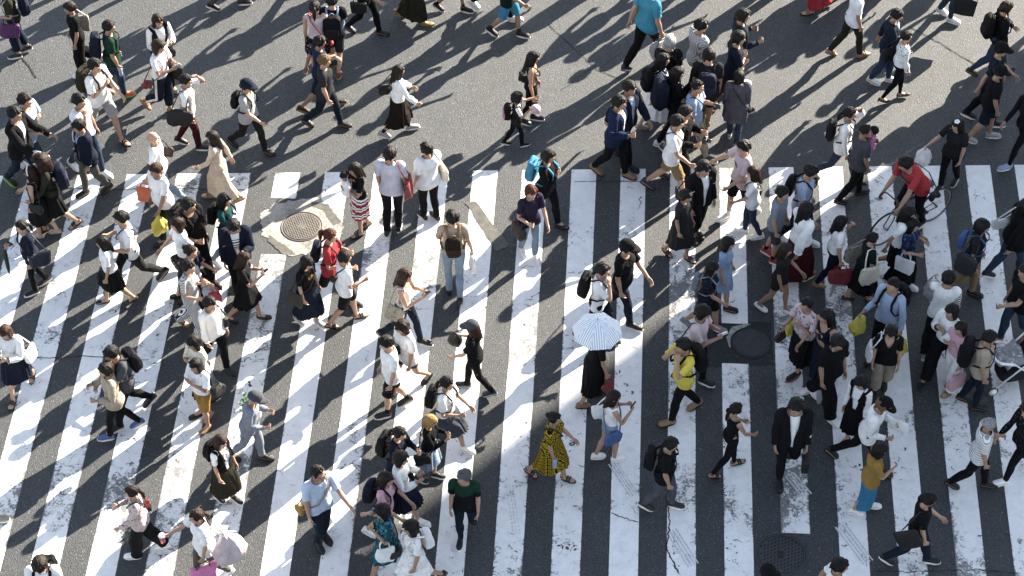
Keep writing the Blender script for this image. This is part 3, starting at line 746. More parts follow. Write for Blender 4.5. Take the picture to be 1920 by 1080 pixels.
    for q, s in (('L', 1), ('R', -1)):
        up, sl_ = shoe_parts(shoe[0], s)
        sc = shoe[2] if len(shoe) > 2 else ('W' if shoe[0] == 'sneak' else 'K' if shoe[0] != 'flat' else shoe[1])
        o = link_mesh('shoe', tr(xf(M['fo'+q], up.v)), up.f, fabric(shoe[1], rough=.5), e, rest=np.array(up.v)) if up.v else e
        link_mesh('sole', tr(xf(M['fo'+q], sl_.v)), sl_.f, fabric(sc, rough=.6), o)
    hair = hair if hair is not None else ('short' if sex == 'm' else 'long')
    def hx_(V):
        V = np.asarray(V, float); c = np.array([-.005, 0, 1.48]); V = c + (V-c)*hs
        return tr(xf(M['head'], V))
    ho_ = e
    if hair not in ('bald', None):
        st = {'pony': 'tied', 'lowpony': 'tied', 'bun': 'tied'}.get(hair, hair)
        V, Fc, Rr = hair_mesh(st, sd_)
        ho_ = link_mesh('hair', hx_(V), Fc, hairmat(hc), e, rest=Rr)
        if hair in ('pony', 'lowpony', 'bun'):
            t = tail_mesh(hair, sd_); link_mesh('ponytail' if hair != 'bun' else 'hair_bun', hx_(t.v), t.f, hairmat(hc), ho_, rest=np.array(t.v))
    if cap:
        kind, cc = cap[0], cap[1]; mb = MB()
        rings = []
        for kz in range(8):
            t = kz/7*math.pi/2*.97; rings.append(ering((-.010, 0, 1.625 + .118*math.sin(t)), .122*math.cos(t)**.8, .103*math.cos(t)**.8, 24))
        mb.loft(rings)
        br = []
        if kind == 'cap':
            for i in range(13):
                q = -1.15 + 2.3*i/12; br.append((q, .095*math.cos(q*1.25)**.7 if abs(q*1.25) < 1.5 else 0))
        bmk = MB()
        if kind == 'cap':
            ri = [np.array([-.010 + .118*math.cos(q), .10*math.sin(q), 1.634]) for q, o2 in br]; ro = [np.array([-.010 + (.12+o2)*math.cos(q), (.10+o2*.35)*math.sin(q), 1.634 - o2*.28]) for q, o2 in br]
            V = ri + ro + [p + (0, 0, .007) for p in ri] + [p + (0, 0, .007) for p in ro]; m = len(br); Fc = []
            for i in range(m-1):
                Fc += [(i, i+1, m+i+1, m+i), (2*m+i, 3*m+i, 3*m+i+1, 2*m+i+1), (m+i, m+i+1, 3*m+i+1, 3*m+i)]
            bmk.put(V, Fc)
        elif kind == 'hat':
            bmk.loft([ering((-.010, 0, 1.645), .118, .10, 24), ering((-.005, 0, 1.61), .19, .17, 24), ering((-.005, 0, 1.604), .19, .17, 24), ering((-.010, 0, 1.637), .112, .095, 24)], False)
        cm = fabric(cc, cap[2] if len(cap) > 2 else None, cap[3] if len(cap) > 3 else None)
        co = link_mesh('cap', hx_(mb.v), mb.f, cm, e)
        if bmk.v: link_mesh('brim', hx_(bmk.v), bmk.f, cm, co)
    if glasses:
        mb = MB()
        for s in (1, -1):
            mb.tube([(.098, s*.034 + .024*math.cos(q), 1.592 + .018*math.sin(q)) for q in [2*math.pi*i/12 for i in range(13)]], .003, 5)
            mb.tube([(.094, s*.058, 1.598), (.0, s*.084, 1.60)], .003, 5)
        mb.tube([(.103, .01, 1.596), (.103, -.01, 1.596)], .003, 5)
        if glasses == 'sun':
            for s in (1, -1): mb.ball((.097, s*.034, 1.592), (.004, .025, .019), 10, 6)
        mb.v = [tuple(v) for v in mb.v]; link_mesh('glasses', hx_(mb.v), mb.f, plain('spectacle_frame', (.01,.01,.012), .25), e)
    if mask:
        mb = MB(); mb.ball((.062, 0, 1.527), (.052, .066, .048), 16, 10); link_mesh('face_mask', hx_(mb.v), mb.f, fabric('W'), e)
    if extra == 'headband':
        mb = MB(); mb.tube([(.01 - .01, .112*math.cos(q), 1.607 + .13*math.sin(q)) for q in [math.pi*i/14 for i in range(15)]], .012, 6); link_mesh('headband', hx_(mb.v), mb.f, fabric('W'), e)
    if extra == 'flower':
        mb = MB()
        for i in range(5): mb.ball((.02+.03*math.cos(i*1.257), .03+.03*math.sin(i*1.257), 1.728), (.024, .024, .014), 8, 6)
        link_mesh('hair_flower', hx_(mb.v), mb.f, fabric('W'), ho_)
    if extra == 'earphones':
        mb = MB()
        for s in (1, -1): mb.tube([(.02, s*.085, 1.575), (.05, s*.085, 1.48), (.12, s*.03, 1.36), (.135, 0, 1.25), (.13, .02, 1.05)], .0035, 5)
        link_mesh('earphone_cord', hx_(mb.v), mb.f, fabric('W'), e)
    if extra == 'tie':
        mb = MB(); mb.tube([(.085, 0, 1.42), (.10, 0, 1.33), (.118, 0, 1.2), (.12, 0, 1.08), (.12, 0, 1.05)], [.016, .018, .028, .036, .004], 8, flat=.3)
        link_mesh('necktie', tr(xf(M['chest'], mb.v)), mb.f, fabric('navy', rough=.4), e)
    p = dict(e=e, M=M, T0=T0, k=k, loc=loc, hd=hd_, Rz=Rz, b=b, hs=hs, jt=jt)
    PEOPLE[key] = p
    return p

# ------------------------------------------------------------------ things people carry (each a thing of its own)
def to_local(p, bone, V): return (xf(p['M'][bone], V) + p['T0'])*p['k']
def world(p, v): return p['Rz'] @ np.asarray(v) + p['loc']
def carried(p, name, label, cat, group, parts, o, tilt=0.0):
    """parts: (name, vertices in the person's frame, faces, material, parent index or None); o: the thing's base in that frame"""
    e = empty(name, world(p, o), p['hd'] + tilt, label, cat, group); made = []
    Rt = RZ(-tilt)
    for nm, V, Fc, mat, par in parts:
        if len(V) == 0: made.append(None); continue
        made.append(link_mesh(nm, (np.asarray(V, float) - o) @ Rt.T, Fc, mat, made[par] if par is not None else e))
    return e
def rbox(c, h, e=.32, n=28, m=14, lump=0.0, seed=0):
    mb = MB(); mb.ball((0, 0, 0), h, n, m, e); V = np.array(mb.v)
    if lump:
        V = V + (wrinkle(V*1.6, seed, lump)[:, None])*V/np.linalg.norm(V, axis=1, keepdims=True)
    return V + np.array(c), mb.f
def torso_path(b, ys, ztop, x0=0, front=True, off=.03): pass

def backpack(pk, label, col, size=1.0, col2=None, trim=None):
    p = PEOPLE[pk]; b = p['b']; w_, h_, d_ = .145*size, .215*size, .078*size
    c = np.array([-.128*b - .03 - d_, 0, 1.19])
    V, Fc = rbox(c, (d_, w_, h_), .5, lump=.008, seed=len(label)); V[:, 0] += .03*(V[:, 2]-c[2])  # leans with the back
    V2, F2 = rbox(c + (-d_*.85, 0, -h_*.36), (d_*.45, w_*.78, h_*.48), .45)
    hb = MB(); hb.tube([(c[0]+d_*.6, .04*math.cos(q), c[2]+h_+.035*math.sin(q)) for q in [math.pi*i/8 for i in range(9)]], .008, 6)
    bags_ = [('bag_body', to_local(p, 'chest', V), Fc, fabric(col, rough=.7), None), ('front_pocket', to_local(p, 'chest', V2), F2, fabric(col2 or col, rough=.7), 0), ('top_handle', to_local(p, 'chest', hb.v), hb.f, fabric(trim or col), None)]
    for s in (1, -1):
        y = .105
        st = MB(); st.tube([(c[0]+d_*.7, s*.06, c[2]+h_*.75), (-.10*b, s*y*.9, 1.40), (-.03, s*y, 1.452), (.05, s*y, 1.43), (.115*b+.02, s*y*1.02, 1.34), (.135*b+.012, s*y*1.15, 1.24), (.10*b+.02, s*.165*b, 1.14), (0, s*.19*b, 1.09), (-.12*b, s*.15, 1.06)], .021, 8, flat=.42)
        bags_.append(('shoulder_strap', to_local(p, 'chest', st.v), st.f, fabric(trim or col), None))
    o = to_local(p, 'chest', [c - (0, 0, h_)])[0]
    return carried(p, 'backpack', label, 'backpack', 'backpacks on the backs of walkers', bags_, o)

BAGK = dict(tote=(.155, .055, .165, .42), hand=(.135, .065, .10, .5), big=(.175, .075, .14, .5), paper=(.16, .055, .14, .12), plastic=(.13, .09, .17, .8), small=(.09, .045, .07, .45), satchel=(.15, .045, .12, .3),
            box=(.21, .07, .17, .12), duffel=(.23, .11, .15, .4), pouch=(.07, .04, .055, .6), brief=(.19, .05, .14, .25), sack=(.17, .11, .2, .8), flat=(.16, .012, .12, .12))
CATK = dict(tote='tote bag', hand='handbag', big='handbag', paper='shopping bag', plastic='plastic bag', small='handbag', satchel='shoulder bag', box='shopping bag', duffel='travel bag', pouch='pouch', brief='briefcase', sack='bag', flat='folder')
GRPK = dict(tote='bags carried by walkers', hand='bags carried by walkers', big='bags carried by walkers', paper='shopping bags in hands', plastic='shopping bags in hands', box='shopping bags in hands')
def bag(pk, kind, where, label, col, size=1.0, pat=None, col2=None, strap=None, name=None, drop=0.0, back=0.0, roll=None):
    """where: L/R hand, eL/eR crook of the arm, sL/sR under the shoulder, xL/xR slung across to that hip"""
    p = PEOPLE[pk]; k = p['k']; b = p['b']; hx, hy, hz, e = BAGK[kind]; hx, hy, hz = hx*size, hy*size, hz*size
    sd_ = len(label)*13+len(pk); mat = fabric(col, pat, col2, .6); sm = fabric(strap or col, rough=.6)
    s = 1 if where[-1] == 'L' else -1; q = where[-1]; st = MB(); ang = random.Random(sd_).uniform(-.25, .25)
    if where in 'LR':
        a = to_local(p, 'ha'+q, [wrist(s) + armdir(s)*.095])[0]; gap = {'plastic': .02, 'sack': .02, 'flat': -.1}.get(kind, .10)*size + drop
        c = a + np.array([0, 0, -hz-gap])
    elif where[0] == 'e':
        a = to_local(p, 'fa'+q, [elbow(s) + armdir(s)*.06])[0]; c = a + np.array([0, s*.03, -hz-.11-drop]); gap = .11 + drop
    else:
        sh = to_local(p, 'chest', [(-.02, s*(.135 if where[0] == 's' else -.11), 1.455)])[0]
        c = np.array([-.05-back*.55, s*(.185*b + hy + .03), (1.06 if where[0] == 's' else .92)-drop])*k + p['T0']*k*np.array([1, 1, 1.])
        c[0] += (to_local(p, 'pelvis', [(0, 0, 1.0)])[0])[0]; a = sh; c[2] -= .08*k
    V, Fc = rbox((0, 0, 0), (hx, hy, hz), e, lump=.012*size if e > .25 else .004, seed=sd_)
    z01 = (V[:, 2]+hz)/(2*hz)
    if kind in ('plastic', 'sack'): V[:, :2] *= (1.05 - .75*np.clip(z01-.35, 0, 1)**1.3/.57)[:, None]; V += (wrinkle(V*2.2, sd_, .014)[:, None])*V/np.linalg.norm(V, axis=1, keepdims=True)
    elif kind in ('tote', 'paper', 'box', 'hand', 'big', 'duffel'): V[:, 1] *= 1.15 - .75*z01; V[:, 0] *= 1 - .10*(1-z01)
    rl = roll if roll is not None else random.Random(sd_+1).uniform(-12, 12)*(1 if where[0] in 'sx' else .3)
    V[:, 2] -= .12*hz*np.cos(V[:, 0]/hx*1.5)*(z01-.5 > 0)*(kind in ('tote', 'hand', 'big', 'satchel'))
    R_ = RZ(ang) @ RY(D(rl)); V = V @ R_.T + c
    if where[0] in 'LRe':
        top = c + np.array([0, 0, hz*.96])
        for sy in ((-1, 1) if kind not in ('plastic', 'sack', 'pouch', 'brief', 'flat') else (0,)):
            w2 = hx*.5 if kind not in ('plastic', 'sack') else hx*.12
            pts = [top + R_ @ np.array([-w2, sy*hy*.4, -.02]), a*.5+top*.5 + R_ @ np.array([-w2*.95, sy*hy*.3, .01]), a + R_ @ np.array([-.03, sy*.006, -.0]), a + R_ @ np.array([.03, sy*.006, 0]), a*.5+top*.5 + R_ @ np.array([w2*.95, sy*hy*.3, .01]), top + R_ @ np.array([w2, sy*hy*.4, -.02])]
            if kind != 'flat': st.tube(pts, .008*size if kind not in ('plastic',) else .014, 6)
    elif where[0] == 's':
        top = c + np.array([0, 0, hz*.9])
        for sx in (-1, 1):
            st.tube([top + (sx*hx*.6, 0, 0), (top + (sx*hx*.55, 0, 0))*.4 + (sh + (sx*.09, s*.02, -.06))*.6, sh + (sx*.06, 0, -.012), sh + (0, 0, .006)], .011, 6, flat=.8)
    else:
        top = c + np.array([0, 0, hz*.85])
        f = lambda x, y, z: to_local(p, 'chest', [(x, y, z)])[0]
        st.tube([top + (hx*.7, 0, 0), f(.135*b+.01, s*.09, 1.08), f(.142*b+.012, s*.01, 1.2), f(.125*b+.012, -s*.07, 1.33), f(.06, -s*.105, 1.435), f(-.02, -s*.11, 1.455), f(-.10*b-.01, -s*.09, 1.38), f(-.135*b-.01, -s*.0, 1.25), f(-.135*b-.01, s*.1, 1.08), top + (-hx*.7, 0, 0)], .011, 6, flat=.7)
    parts = [('bag_body', V, Fc, mat, None)]
    if st.v: parts.append(('handle' if where[0] in 'LRe' else 'strap', st.v, st.f, sm, None))
    if kind in ('satchel', 'small', 'brief'):
        V2, F2 = rbox((0, s*hy*.9, hz*.3), (hx*.98, hy*.25, hz*.68), .25); parts.append(('flap', V2 @ R_.T + c, F2, mat, 0))
    nm = name or dict(tote='tote_bag', hand='handbag', big='handbag', paper='shopping_bag', plastic='plastic_bag', small='handbag', satchel='shoulder_bag', box='shopping_bag', duffel='travel_bag', pouch='pouch', brief='briefcase', sack='sack_bag', flat='paper_sheet')[kind]
    return carried(p, nm, label, CATK[kind] if not name else name.replace('_', ' '), GRPK.get(kind), parts, c - (0, 0, hz))

def phone(pk, q, label, col='K'):
    p = PEOPLE[pk]; s = 1 if q == 'L' else -1; d = armdir(s); m = np.array([0, -s*math.cos(AP), -math.sin(AP)])
    b1, b2 = MB(), MB(); b1.box((0, 0, 0), (.038, .007, .074)); b2.box((0, .0085, 0), (.034, .002, .066))
    def place(V):
        V = np.array(V); o = wrist(s) + d*.115 + m*.032
        return to_local(p, 'ha'+q, o + np.outer(V[:, 0], (1, 0, 0)) + np.outer(V[:, 1], m) + np.outer(V[:, 2], d))
    V1, V2 = place(b1.v), place(b2.v)
    return carried(p, 'phone', label, 'phone', 'phones held by walkers', [('case', V1, b1.f, plain('phone_case_'+col, col, .3), None), ('screen', V2, b2.f, plain('phone_screen', (.02,.025,.03), .08), 0)], V1.mean(axis=0))
def bottle(pk, q, label, col):
    p = PEOPLE[pk]; s = 1 if q == 'L' else -1
    a = to_local(p, 'ha'+q, [wrist(s) + armdir(s)*.105])[0]; m1, m2 = MB(), MB()
    m1.loft([ering(a + (0, 0, z), rr, rr, 14) for z, rr in ((-.12, .028), (-.115, .033), (-.05, .033), (-.04, .030), (-.03, .033), (.03, .032), (.055, .014), (.062, .013))])
    m2.loft([ering(a + (0, 0, z), rr, rr, 12) for z, rr in ((.06, .016), (.082, .016))])
    return carried(p, 'drink_bottle', label, 'bottle', None, [('bottle_body', m1.v, m1.f, plain('bottle_'+col, col, .15), None), ('bottle_cap', m2.v, m2.f, plain('bottle_cap', 'blue', .4), 0)], a - (0, 0, .12))
# ------------------------------------------------------------------ the road
def road_nodes(b, P, L):
    """asphalt colour and bump, returned so that paint can wear through to it"""
    v = b.add('ShaderNodeTexCoord').outputs['Object']
    g = b.add('ShaderNodeTexVoronoi', i_Vector=v, i_Scale=105.0)
    gx = b.xyz(g.outputs['Color'])
    n1 = b.add('ShaderNodeTexNoise', i_Vector=v, i_Scale=60.0, i_Detail=3.0, i_Roughness=.7)
    n2 = b.add('ShaderNodeTexNoise', i_Vector=v, i_Scale=.55, i_Detail=4.0)
    n3 = b.add('ShaderNodeTexNoise', i_Vector=v, i_Scale=5.0, i_Detail=3.0)
    f = b.math('ADD', b.math('MULTIPLY', gx[0], .55), b.math('MULTIPLY', n1.outputs[0], .75))
    rp = b.add('ShaderNodeValToRGB', i_0=f); e = rp.color_ramp.elements
    e[0].position = .22; e[0].color = (.009, .0113, .0135, 1); e[1].position = 1.0; e[1].color = (.19, .212, .236, 1)
    q = e.new(.62); q.color = (.0345, .040, .046, 1); q = e.new(.86); q.color = (.079, .090, .102, 1)
    k = b.math('ADD', b.math('MULTIPLY', b.ramp(n2.outputs[0], .3, .7), .26), b.math('MULTIPLY', b.ramp(n3.outputs[0], .25, .75), .16))
    Y0 = float(ground(960, 318)[1])
    yy = b.math('ADD', b.xyz(v)[1], b.math('MULTIPLY', b.math('SUBTRACT', n3.outputs[0], .5), .7))
    k = b.math('MULTIPLY', b.math('ADD', b.math('MULTIPLY', k, .62), .385), b.math('MULTIPLY_ADD', b.ramp(yy, Y0-.2, Y0+.35), .24, 1.0))   # colour turns paler beyond the far end of the crossing
    sp = b.add('ShaderNodeTexVoronoi', i_Vector=v, i_Scale=48.0); spx = b.xyz(sp.outputs['Color'])
    spk = b.math('MULTIPLY', b.math('LESS_THAN', sp.outputs['Distance'], .26), b.math('GREATER_THAN', spx[1], .95))   # scattered white sparkles painted into the asphalt colour
    h = b.add('ShaderNodeHueSaturation', i_Color=rp.outputs[0]); L.new(k, h.inputs['Value'])
    h2 = b.n.new('ShaderNodeMix'); h2.data_type = 'RGBA'; L.new(spk, h2.inputs[0]); L.new(h.outputs[0], h2.inputs[6]); h2.inputs[7].default_value = (.26, .28, .30, 1)
    return v, h2.outputs[2], b.math('ADD', g.outputs['Distance'], n1.outputs[0])
m_road, N, L, Pn = newmat('asphalt'); b = NB(m_road)
v, col, hgt = road_nodes(b, Pn, L); L.new(col, Pn.inputs['Base Color']); Pn.inputs['Roughness'].default_value = .68; Pn.inputs['Specular IOR Level'].default_value = .6
bp = b.add('ShaderNodeBump', i_Height=hgt, i_Strength=.8, i_Distance=.012); L.new(bp.outputs[0], Pn.inputs['Normal'])
ROAD_M = m_road
m_paint, N, L, Pn = newmat('road_paint'); b = NB(m_paint)
v, col, hgt = road_nodes(b, Pn, L)
big = b.add('ShaderNodeTexNoise', i_Vector=v, i_Scale=.62, i_Detail=3.0, i_Distortion=.6).outputs[0]
mid = b.add('ShaderNodeTexNoise', i_Vector=v, i_Scale=7.0, i_Detail=5.0, i_Roughness=.72, i_Distortion=.8).outputs[0]
fin = b.add('ShaderNodeTexNoise', i_Vector=v, i_Scale=30.0, i_Detail=4.0, i_Roughness=.75).outputs[0]
uv = b.xyz(b.rest())                                   # distance from the stripe's edges, in metres
edge = b.math('MINIMUM', b.math('MINIMUM', uv[0], b.math('SUBTRACT', .40, uv[0])), uv[1])
ew = b.math('MULTIPLY', b.math('SUBTRACT', 1., b.ramp(edge, 0.0, .025)), .10)
tot = b.math('ADD', b.math('ADD', b.math('MULTIPLY', mid, .58), b.math('MULTIPLY', fin, .46)), b.math('ADD', b.math('MULTIPLY', big, .85), ew))
worn = b.math('MULTIPLY', b.ramp(tot, 1.035, 1.10), .78)
# fine cracks across the paint
vc = b.add('ShaderNodeTexVoronoi', feature='DISTANCE_TO_EDGE', i_Scale=.9)
dv = b.add('ShaderNodeVectorMath', operation='ADD', i_0=v, i_1=b.add('ShaderNodeVectorMath', operation='SCALE', i_0=b.add('ShaderNodeTexNoise', i_Vector=v, i_Scale=2.5, i_Detail=4.0).outputs['Color'], i_Scale=.7).outputs[0])
L.new(dv.outputs[0], vc.inputs['Vector'])
ck = b.math('MULTIPLY', b.math('LESS_THAN', vc.outputs['Distance'], .0055), b.math('GREATER_THAN', mid, .53))
worn = b.math('MAXIMUM', worn, ck)
dirt = b.ramp(b.math('ADD', b.math('MULTIPLY', mid, .6), b.math('MULTIPLY', big, .5)), .4, .72)
pc = b.mix(dirt, (.80, .80, .785), (.60, .597, .585))
nd = b.n.new('ShaderNodeMix'); nd.data_type = 'RGBA'; L.new(worn, nd.inputs[0]); L.new(pc, nd.inputs[6]); L.new(col, nd.inputs[7])
L.new(nd.outputs[2], Pn.inputs['Base Color']); Pn.inputs['Roughness'].default_value = .65; Pn.inputs['Specular IOR Level'].default_value = .3
hh = b.math('ADD', b.math('MULTIPLY', hgt, .35), b.math('MULTIPLY', b.math('SUBTRACT', 1., worn), .6))
bp = b.add('ShaderNodeBump', i_Height=hh, i_Strength=.5, i_Distance=.01); L.new(bp.outputs[0], Pn.inputs['Normal'])

def flat(name, V, Fc, mat, z, kind='structure', rest=None, label=None):
    V = np.asarray(V, float); V = np.column_stack([V[:, 0], V[:, 1], np.full(len(V), z)])
    o = link_mesh(name, V, Fc, mat, rest=rest, smooth=False)
    o['kind'] = kind
    return o
flat('road', [(-400, -400), (400, -400), (400, 400), (-400, 400)], [(0, 1, 2, 3)], ROAD_M, 0.0)

# zebra stripes: direction and spacing measured from the photograph
p0, p7 = ground(1164.6, 317.5)[:2], ground(1809, 309.8)[:2]
q0, q7 = ground(1140.4, 1080)[:2], ground(1904, 1080)[:2]
sdir = (p0-q0)/np.linalg.norm(p0-q0) + (p7-q7)/np.linalg.norm(p7-q7); sdir /= np.linalg.norm(sdir)
perp = np.array([sdir[1], -sdir[0]])
s0 = (p0 @ perp + q0 @ perp)/2; s7 = (p7 @ perp + q7 @ perp)/2; PER = (s7-s0)/7
print('stripe period', PER, 'dir', sdir)
e0, e1 = ground(440, 325)[:2], ground(1840, 310)[:2]
def topend(sv):                                        # along-stripe coordinate of the far end
    t = (sv - e0 @ perp)/((e1-e0) @ perp); return (e0 + t*(e1-e0)) @ sdir
def spt(sv, tv): return sv*perp + tv*sdir
def tval(px, py): return ground(px, py)[:2] @ sdir
wd = .505*PER
breaks = {2: (tval(1380, 607), tval(1380, 682), None), 3: (None, None, tval(1490, 1000))}
breaks[-7] = (tval(566, 338), tval(566, 500), None) if False else breaks.get(-7)
holes = {-7: (tval(540, 372), tval(530, 478), None), -6: (None, None, None)}
for i in range(-14, 10):
    sa = s0 + i*PER; ta, tb = topend(sa), topend(sa+wd); t_end = tval(960, 1300)
    pieces = [(ta, tb, t_end, t_end)]
    br = breaks.get(i) or holes.get(i)
    if br:
        if br[0] is not None: pieces = [(ta, tb, br[0], br[0]), (br[1], br[1], t_end, t_end)]
        if br[2] is not None: pieces = [(ta, tb, br[2], br[2])]
    V, Fc, Rr = [], [], []
    for (a1, a2, c1, c2) in pieces:
        k = len(V)
        V += [spt(sa, c1), spt(sa+wd, c2), spt(sa+wd, a2), spt(sa, a1)]; Rr += [(0, 1, 0), (.40, 1, 0), (.40, 1, 0), (0, 1, 0)]
        Fc.append((k, k+1, k+2, k+3))
    flat('crosswalk_stripe', V, Fc, m_paint, .004, rest=Rr)

# patches, cracks, tyre marks
def poly(name, pts, mat, z): return flat(name, [ground(x, y)[:2] for x, y in pts], [tuple(range(len(pts)))[::-1]], mat, z)
m_patch, N, L, Pn = newmat('fresh_asphalt'); b = NB(m_patch); v, col, hgt = road_nodes(b, Pn, L)
L.new(b.mix(.62, (.5, .5, .5), (.5, .5, .5)), Pn.inputs['Base Color'])
h = b.add('ShaderNodeHueSaturation', i_Color=col); h.inputs['Value'].default_value = .55; L.new(h.outputs[0], Pn.inputs['Base Color']); Pn.inputs['Roughness'].default_value = .9
m_patch2, N, L, Pn = newmat('smooth_patch'); b = NB(m_patch2); v, col, hgt = road_nodes(b, Pn, L)
nz = b.add('ShaderNodeTexNoise', i_Vector=v, i_Scale=9.0, i_Detail=5.0); L.new(b.mix(b.ramp(nz.outputs[0], .3, .7), (.055, .053, .048), (.105, .10, .09)), Pn.inputs['Base Color']); Pn.inputs['Roughness'].default_value = .9
m_crack = plain('crack_seam', (.012, .012, .012), .95)
def ragged(pts, seed, amp=.02, sub=10):
    r = random.Random(seed); G = [ground(x, y)[:2] for x, y in pts]; out = []
    for i in range(len(G)):
        a, c = G[i], G[(i+1) % len(G)]
        for k in range(sub): out.append(a + (c-a)*k/sub + np.array([r.uniform(-amp, amp), r.uniform(-amp, amp)]))
    return out
def rpoly(name, pts, mat, z, seed=1, amp=.02):
    V = ragged(pts, seed, amp); return flat(name, V, [tuple(range(len(V)))[::-1]], mat, z)
rpoly('asphalt_patch', [(1300, 604), (1445, 604), (1450, 685), (1300, 690)], m_patch, .002, 3, .012)
rpoly('repair_strip', [(872, 380), (892, 378), (955, 462), (930, 472)], m_patch2, .008, 4, .012)
rpoly('repair_patch', [(985, 440), (1068, 442), (1040, 482), (980, 490)], m_patch2, .002, 9, .02) if False else None
def crack(pts, wpx, seed):
    r = random.Random(seed); G = []
    for (x0, y0), (x1, y1) in zip(pts[:-1], pts[1:]):
        n = 14
        for k in range(n): G.append(ground(x0+(x1-x0)*k/n, y0+(y1-y0)*k/n)[:2] + np.array([r.uniform(-.012, .012), r.uniform(-.012, .012)]))
    V, Fc = [], []
    for i, g in enumerate(G):
        d = G[min(i+1, len(G)-1)] - G[max(i-1, 0)]; d = np.array([-d[1], d[0]]); d /= np.linalg.norm(d)+1e-9; ww = wpx*r.uniform(.5, 1.3)
        V += [g - d*ww, g + d*ww]
        if i: Fc.append((2*i-2, 2*i-1, 2*i+1, 2*i)[::-1])
    flat('road_crack', V, Fc, m_crack, .0085)
crack([(1028, 46), (1080, 95), (1120, 131), (1200, 165)], .007, 1); crack([(20, 92), (45, 112), (70, 150)], .012, 2); crack([(1705, 50), (1760, 80), (1832, 124)], .009, 3)
crack([(1120, 131), (1170, 96)], .004, 4); crack([(100, 352), (240, 356), (330, 353), (470, 358)], .008, 5); crack([(1075, 341), (1210, 341)], .006, 6)
crack([(0, 668), (110, 672), (155, 668), (290, 676)], .008, 7); crack([(1052, 170), (1110, 128)], .004, 8); crack([(1250, 930), (1256, 980), (1250, 1030), (1275, 1080)], .010, 9); crack([(1640, 1071), (1700, 1073), (1830, 1068), (1915, 1076)], .006, 10)
crack([(1146, 962), (1165, 970), (1197, 980)], .007, 11); crack([(1140, 640), (1200, 655)], .003, 12)
m_tyre, N, L, Pn = newmat('tyre_rubber_mark'); b = NB(m_tyre); v = b.add('ShaderNodeTexCoord').outputs['Object']
nz = b.add('ShaderNodeTexNoise', i_Vector=v, i_Scale=45.0, i_Detail=3.0); L.new(b.mix(b.ramp(nz.outputs[0], .3, .6), (.30, .31, .33), (.62, .62, .62)), Pn.inputs['Base Color']); Pn.inputs['Roughness'].default_value = .8
def tyre(x0, y0, x1, y1, n=4, gap=.05, w2=.016, dash=0):
    a, c = ground(x0, y0)[:2], ground(x1, y1)[:2]; d = (c-a)/np.linalg.norm(c-a); nrm = np.array([-d[1], d[0]]); V, Fc = [], []
    ln = np.linalg.norm(c-a); r = random.Random(int(x0))
    for i in range(n):
        off = (i-(n-1)/2)*gap; segs = int(ln/.06) if dash else 3
        for k in range(segs):
            t0, t1 = ln*k/segs + (r.uniform(0, .02) if dash else 0), ln*(k+(.7 if dash else 1))/segs
            ww = w2*r.uniform(.6, 1.1); q = len(V)
            V += [a + d*t0 + nrm*(off-ww), a + d*t1 + nrm*(off-ww), a + d*t1 + nrm*(off+ww), a + d*t0 + nrm*(off+ww)]; Fc.append((q, q+1, q+2, q+3))
    flat('tyre_mark', V, Fc, m_tyre, .0075)
tyre(955, 910, 969, 1005, 3, .045, .010, 1); tyre(1480, 890, 1514, 930, 4, .045, .012); tyre(1575, 985, 1628, 1055, 4, .05, .014); tyre(1148, 868, 1190, 930, 4, .04, .012); tyre(1258, 995, 1300, 1060, 4, .05, .014); tyre(1357, 738, 1405, 792, 3, .03, .006)

# ------------------------------------------------------------------ manhole covers: ring, lid, raised pattern
def manhole(px, py, rad, label, mats, conc=None, style='grid'):
    g = ground(px, py); e = empty('manhole_cover', g, .35, label, 'manhole cover', 'manhole covers in the road')
    fr, lid, pat = MB(), MB(), MB()
    n = 64
    def ring(r, z): return [(r*math.cos(2*math.pi*k/n), r*math.sin(2*math.pi*k/n), z) for k in range(n)]
    fr.loft([ring(rad*.93, .004), ring(rad*.93, .014), ring(rad*.985, .017), ring(rad, .010), ring(rad, -.02)], False); fr.build('rim', mats[0], e)
    lid.loft([ring(rad*.915, -.01), ring(rad*.915, .012), ring(rad*.88, .013), ring(.001, .013)], True); lo = lid.build('lid', mats[1], e)
    st = rad/ (9.5 if style != 'slot' else 7.0)
    for i in range(-12, 13):
        for j in range(-12, 13):
            x, y = i*st, j*st; rr = math.hypot(x, y)
            if rr > rad*.82 or rr < rad*.2: continue
            if style == 'slot':
                if (i % 1 == 0): pat.box((x + (.5*st if j % 2 else 0), y, .015), (st*.13, st*.30, .003))
                pat.box((x+st*.3 + (.5*st if j % 2 else 0), y, .015), (st*.10, st*.30, .003))
            elif style == 'grid':
                if (i+j) % 2: pat.box((x, y, .0155), (st*.42, st*.2, .004))
                else: pat.box((x, y, .0155), (st*.2, st*.42, .004))
            else: pat.box((x, y, .0145), (st*.4, st*.4, .003))
    for rr in (.17, .11, .05):
        pat.loft([ring(rad*rr, .013), ring(rad*rr, .018), ring(rad*(rr-.03), .018), ring(rad*(rr-.03), .013)], False)
    pat.loft([ring(rad*.86, .0128), ring(rad*.86, .017), ring(rad*.835, .017), ring(rad*.835, .0128)], False)
    pat.build('raised_pattern', mats[2], lo, smooth=False)
iron = plain('cast_iron', (.075, .06, .055), .6, .3); iron2 = plain('worn_iron', (.22, .205, .175), .55, .2); iron3 = plain('rim_iron', (.10, .075, .08), .6, .3)
dark = plain('dark_iron', (.016, .018, .021), .55, .4); dark2 = plain('dark_iron_raised', (.04, .042, .047), .5, .4); dk0 = plain('slot_black', (.008, .008, .009), .8)
SC_ = lambda y: (92.5 + 16.6*(y-318)/762)/PER
manhole(566, 425.5, 39.5/SC_(425), 'round rusty manhole cover set in a pale worn concrete patch', (iron3, iron, iron2), style='grid')
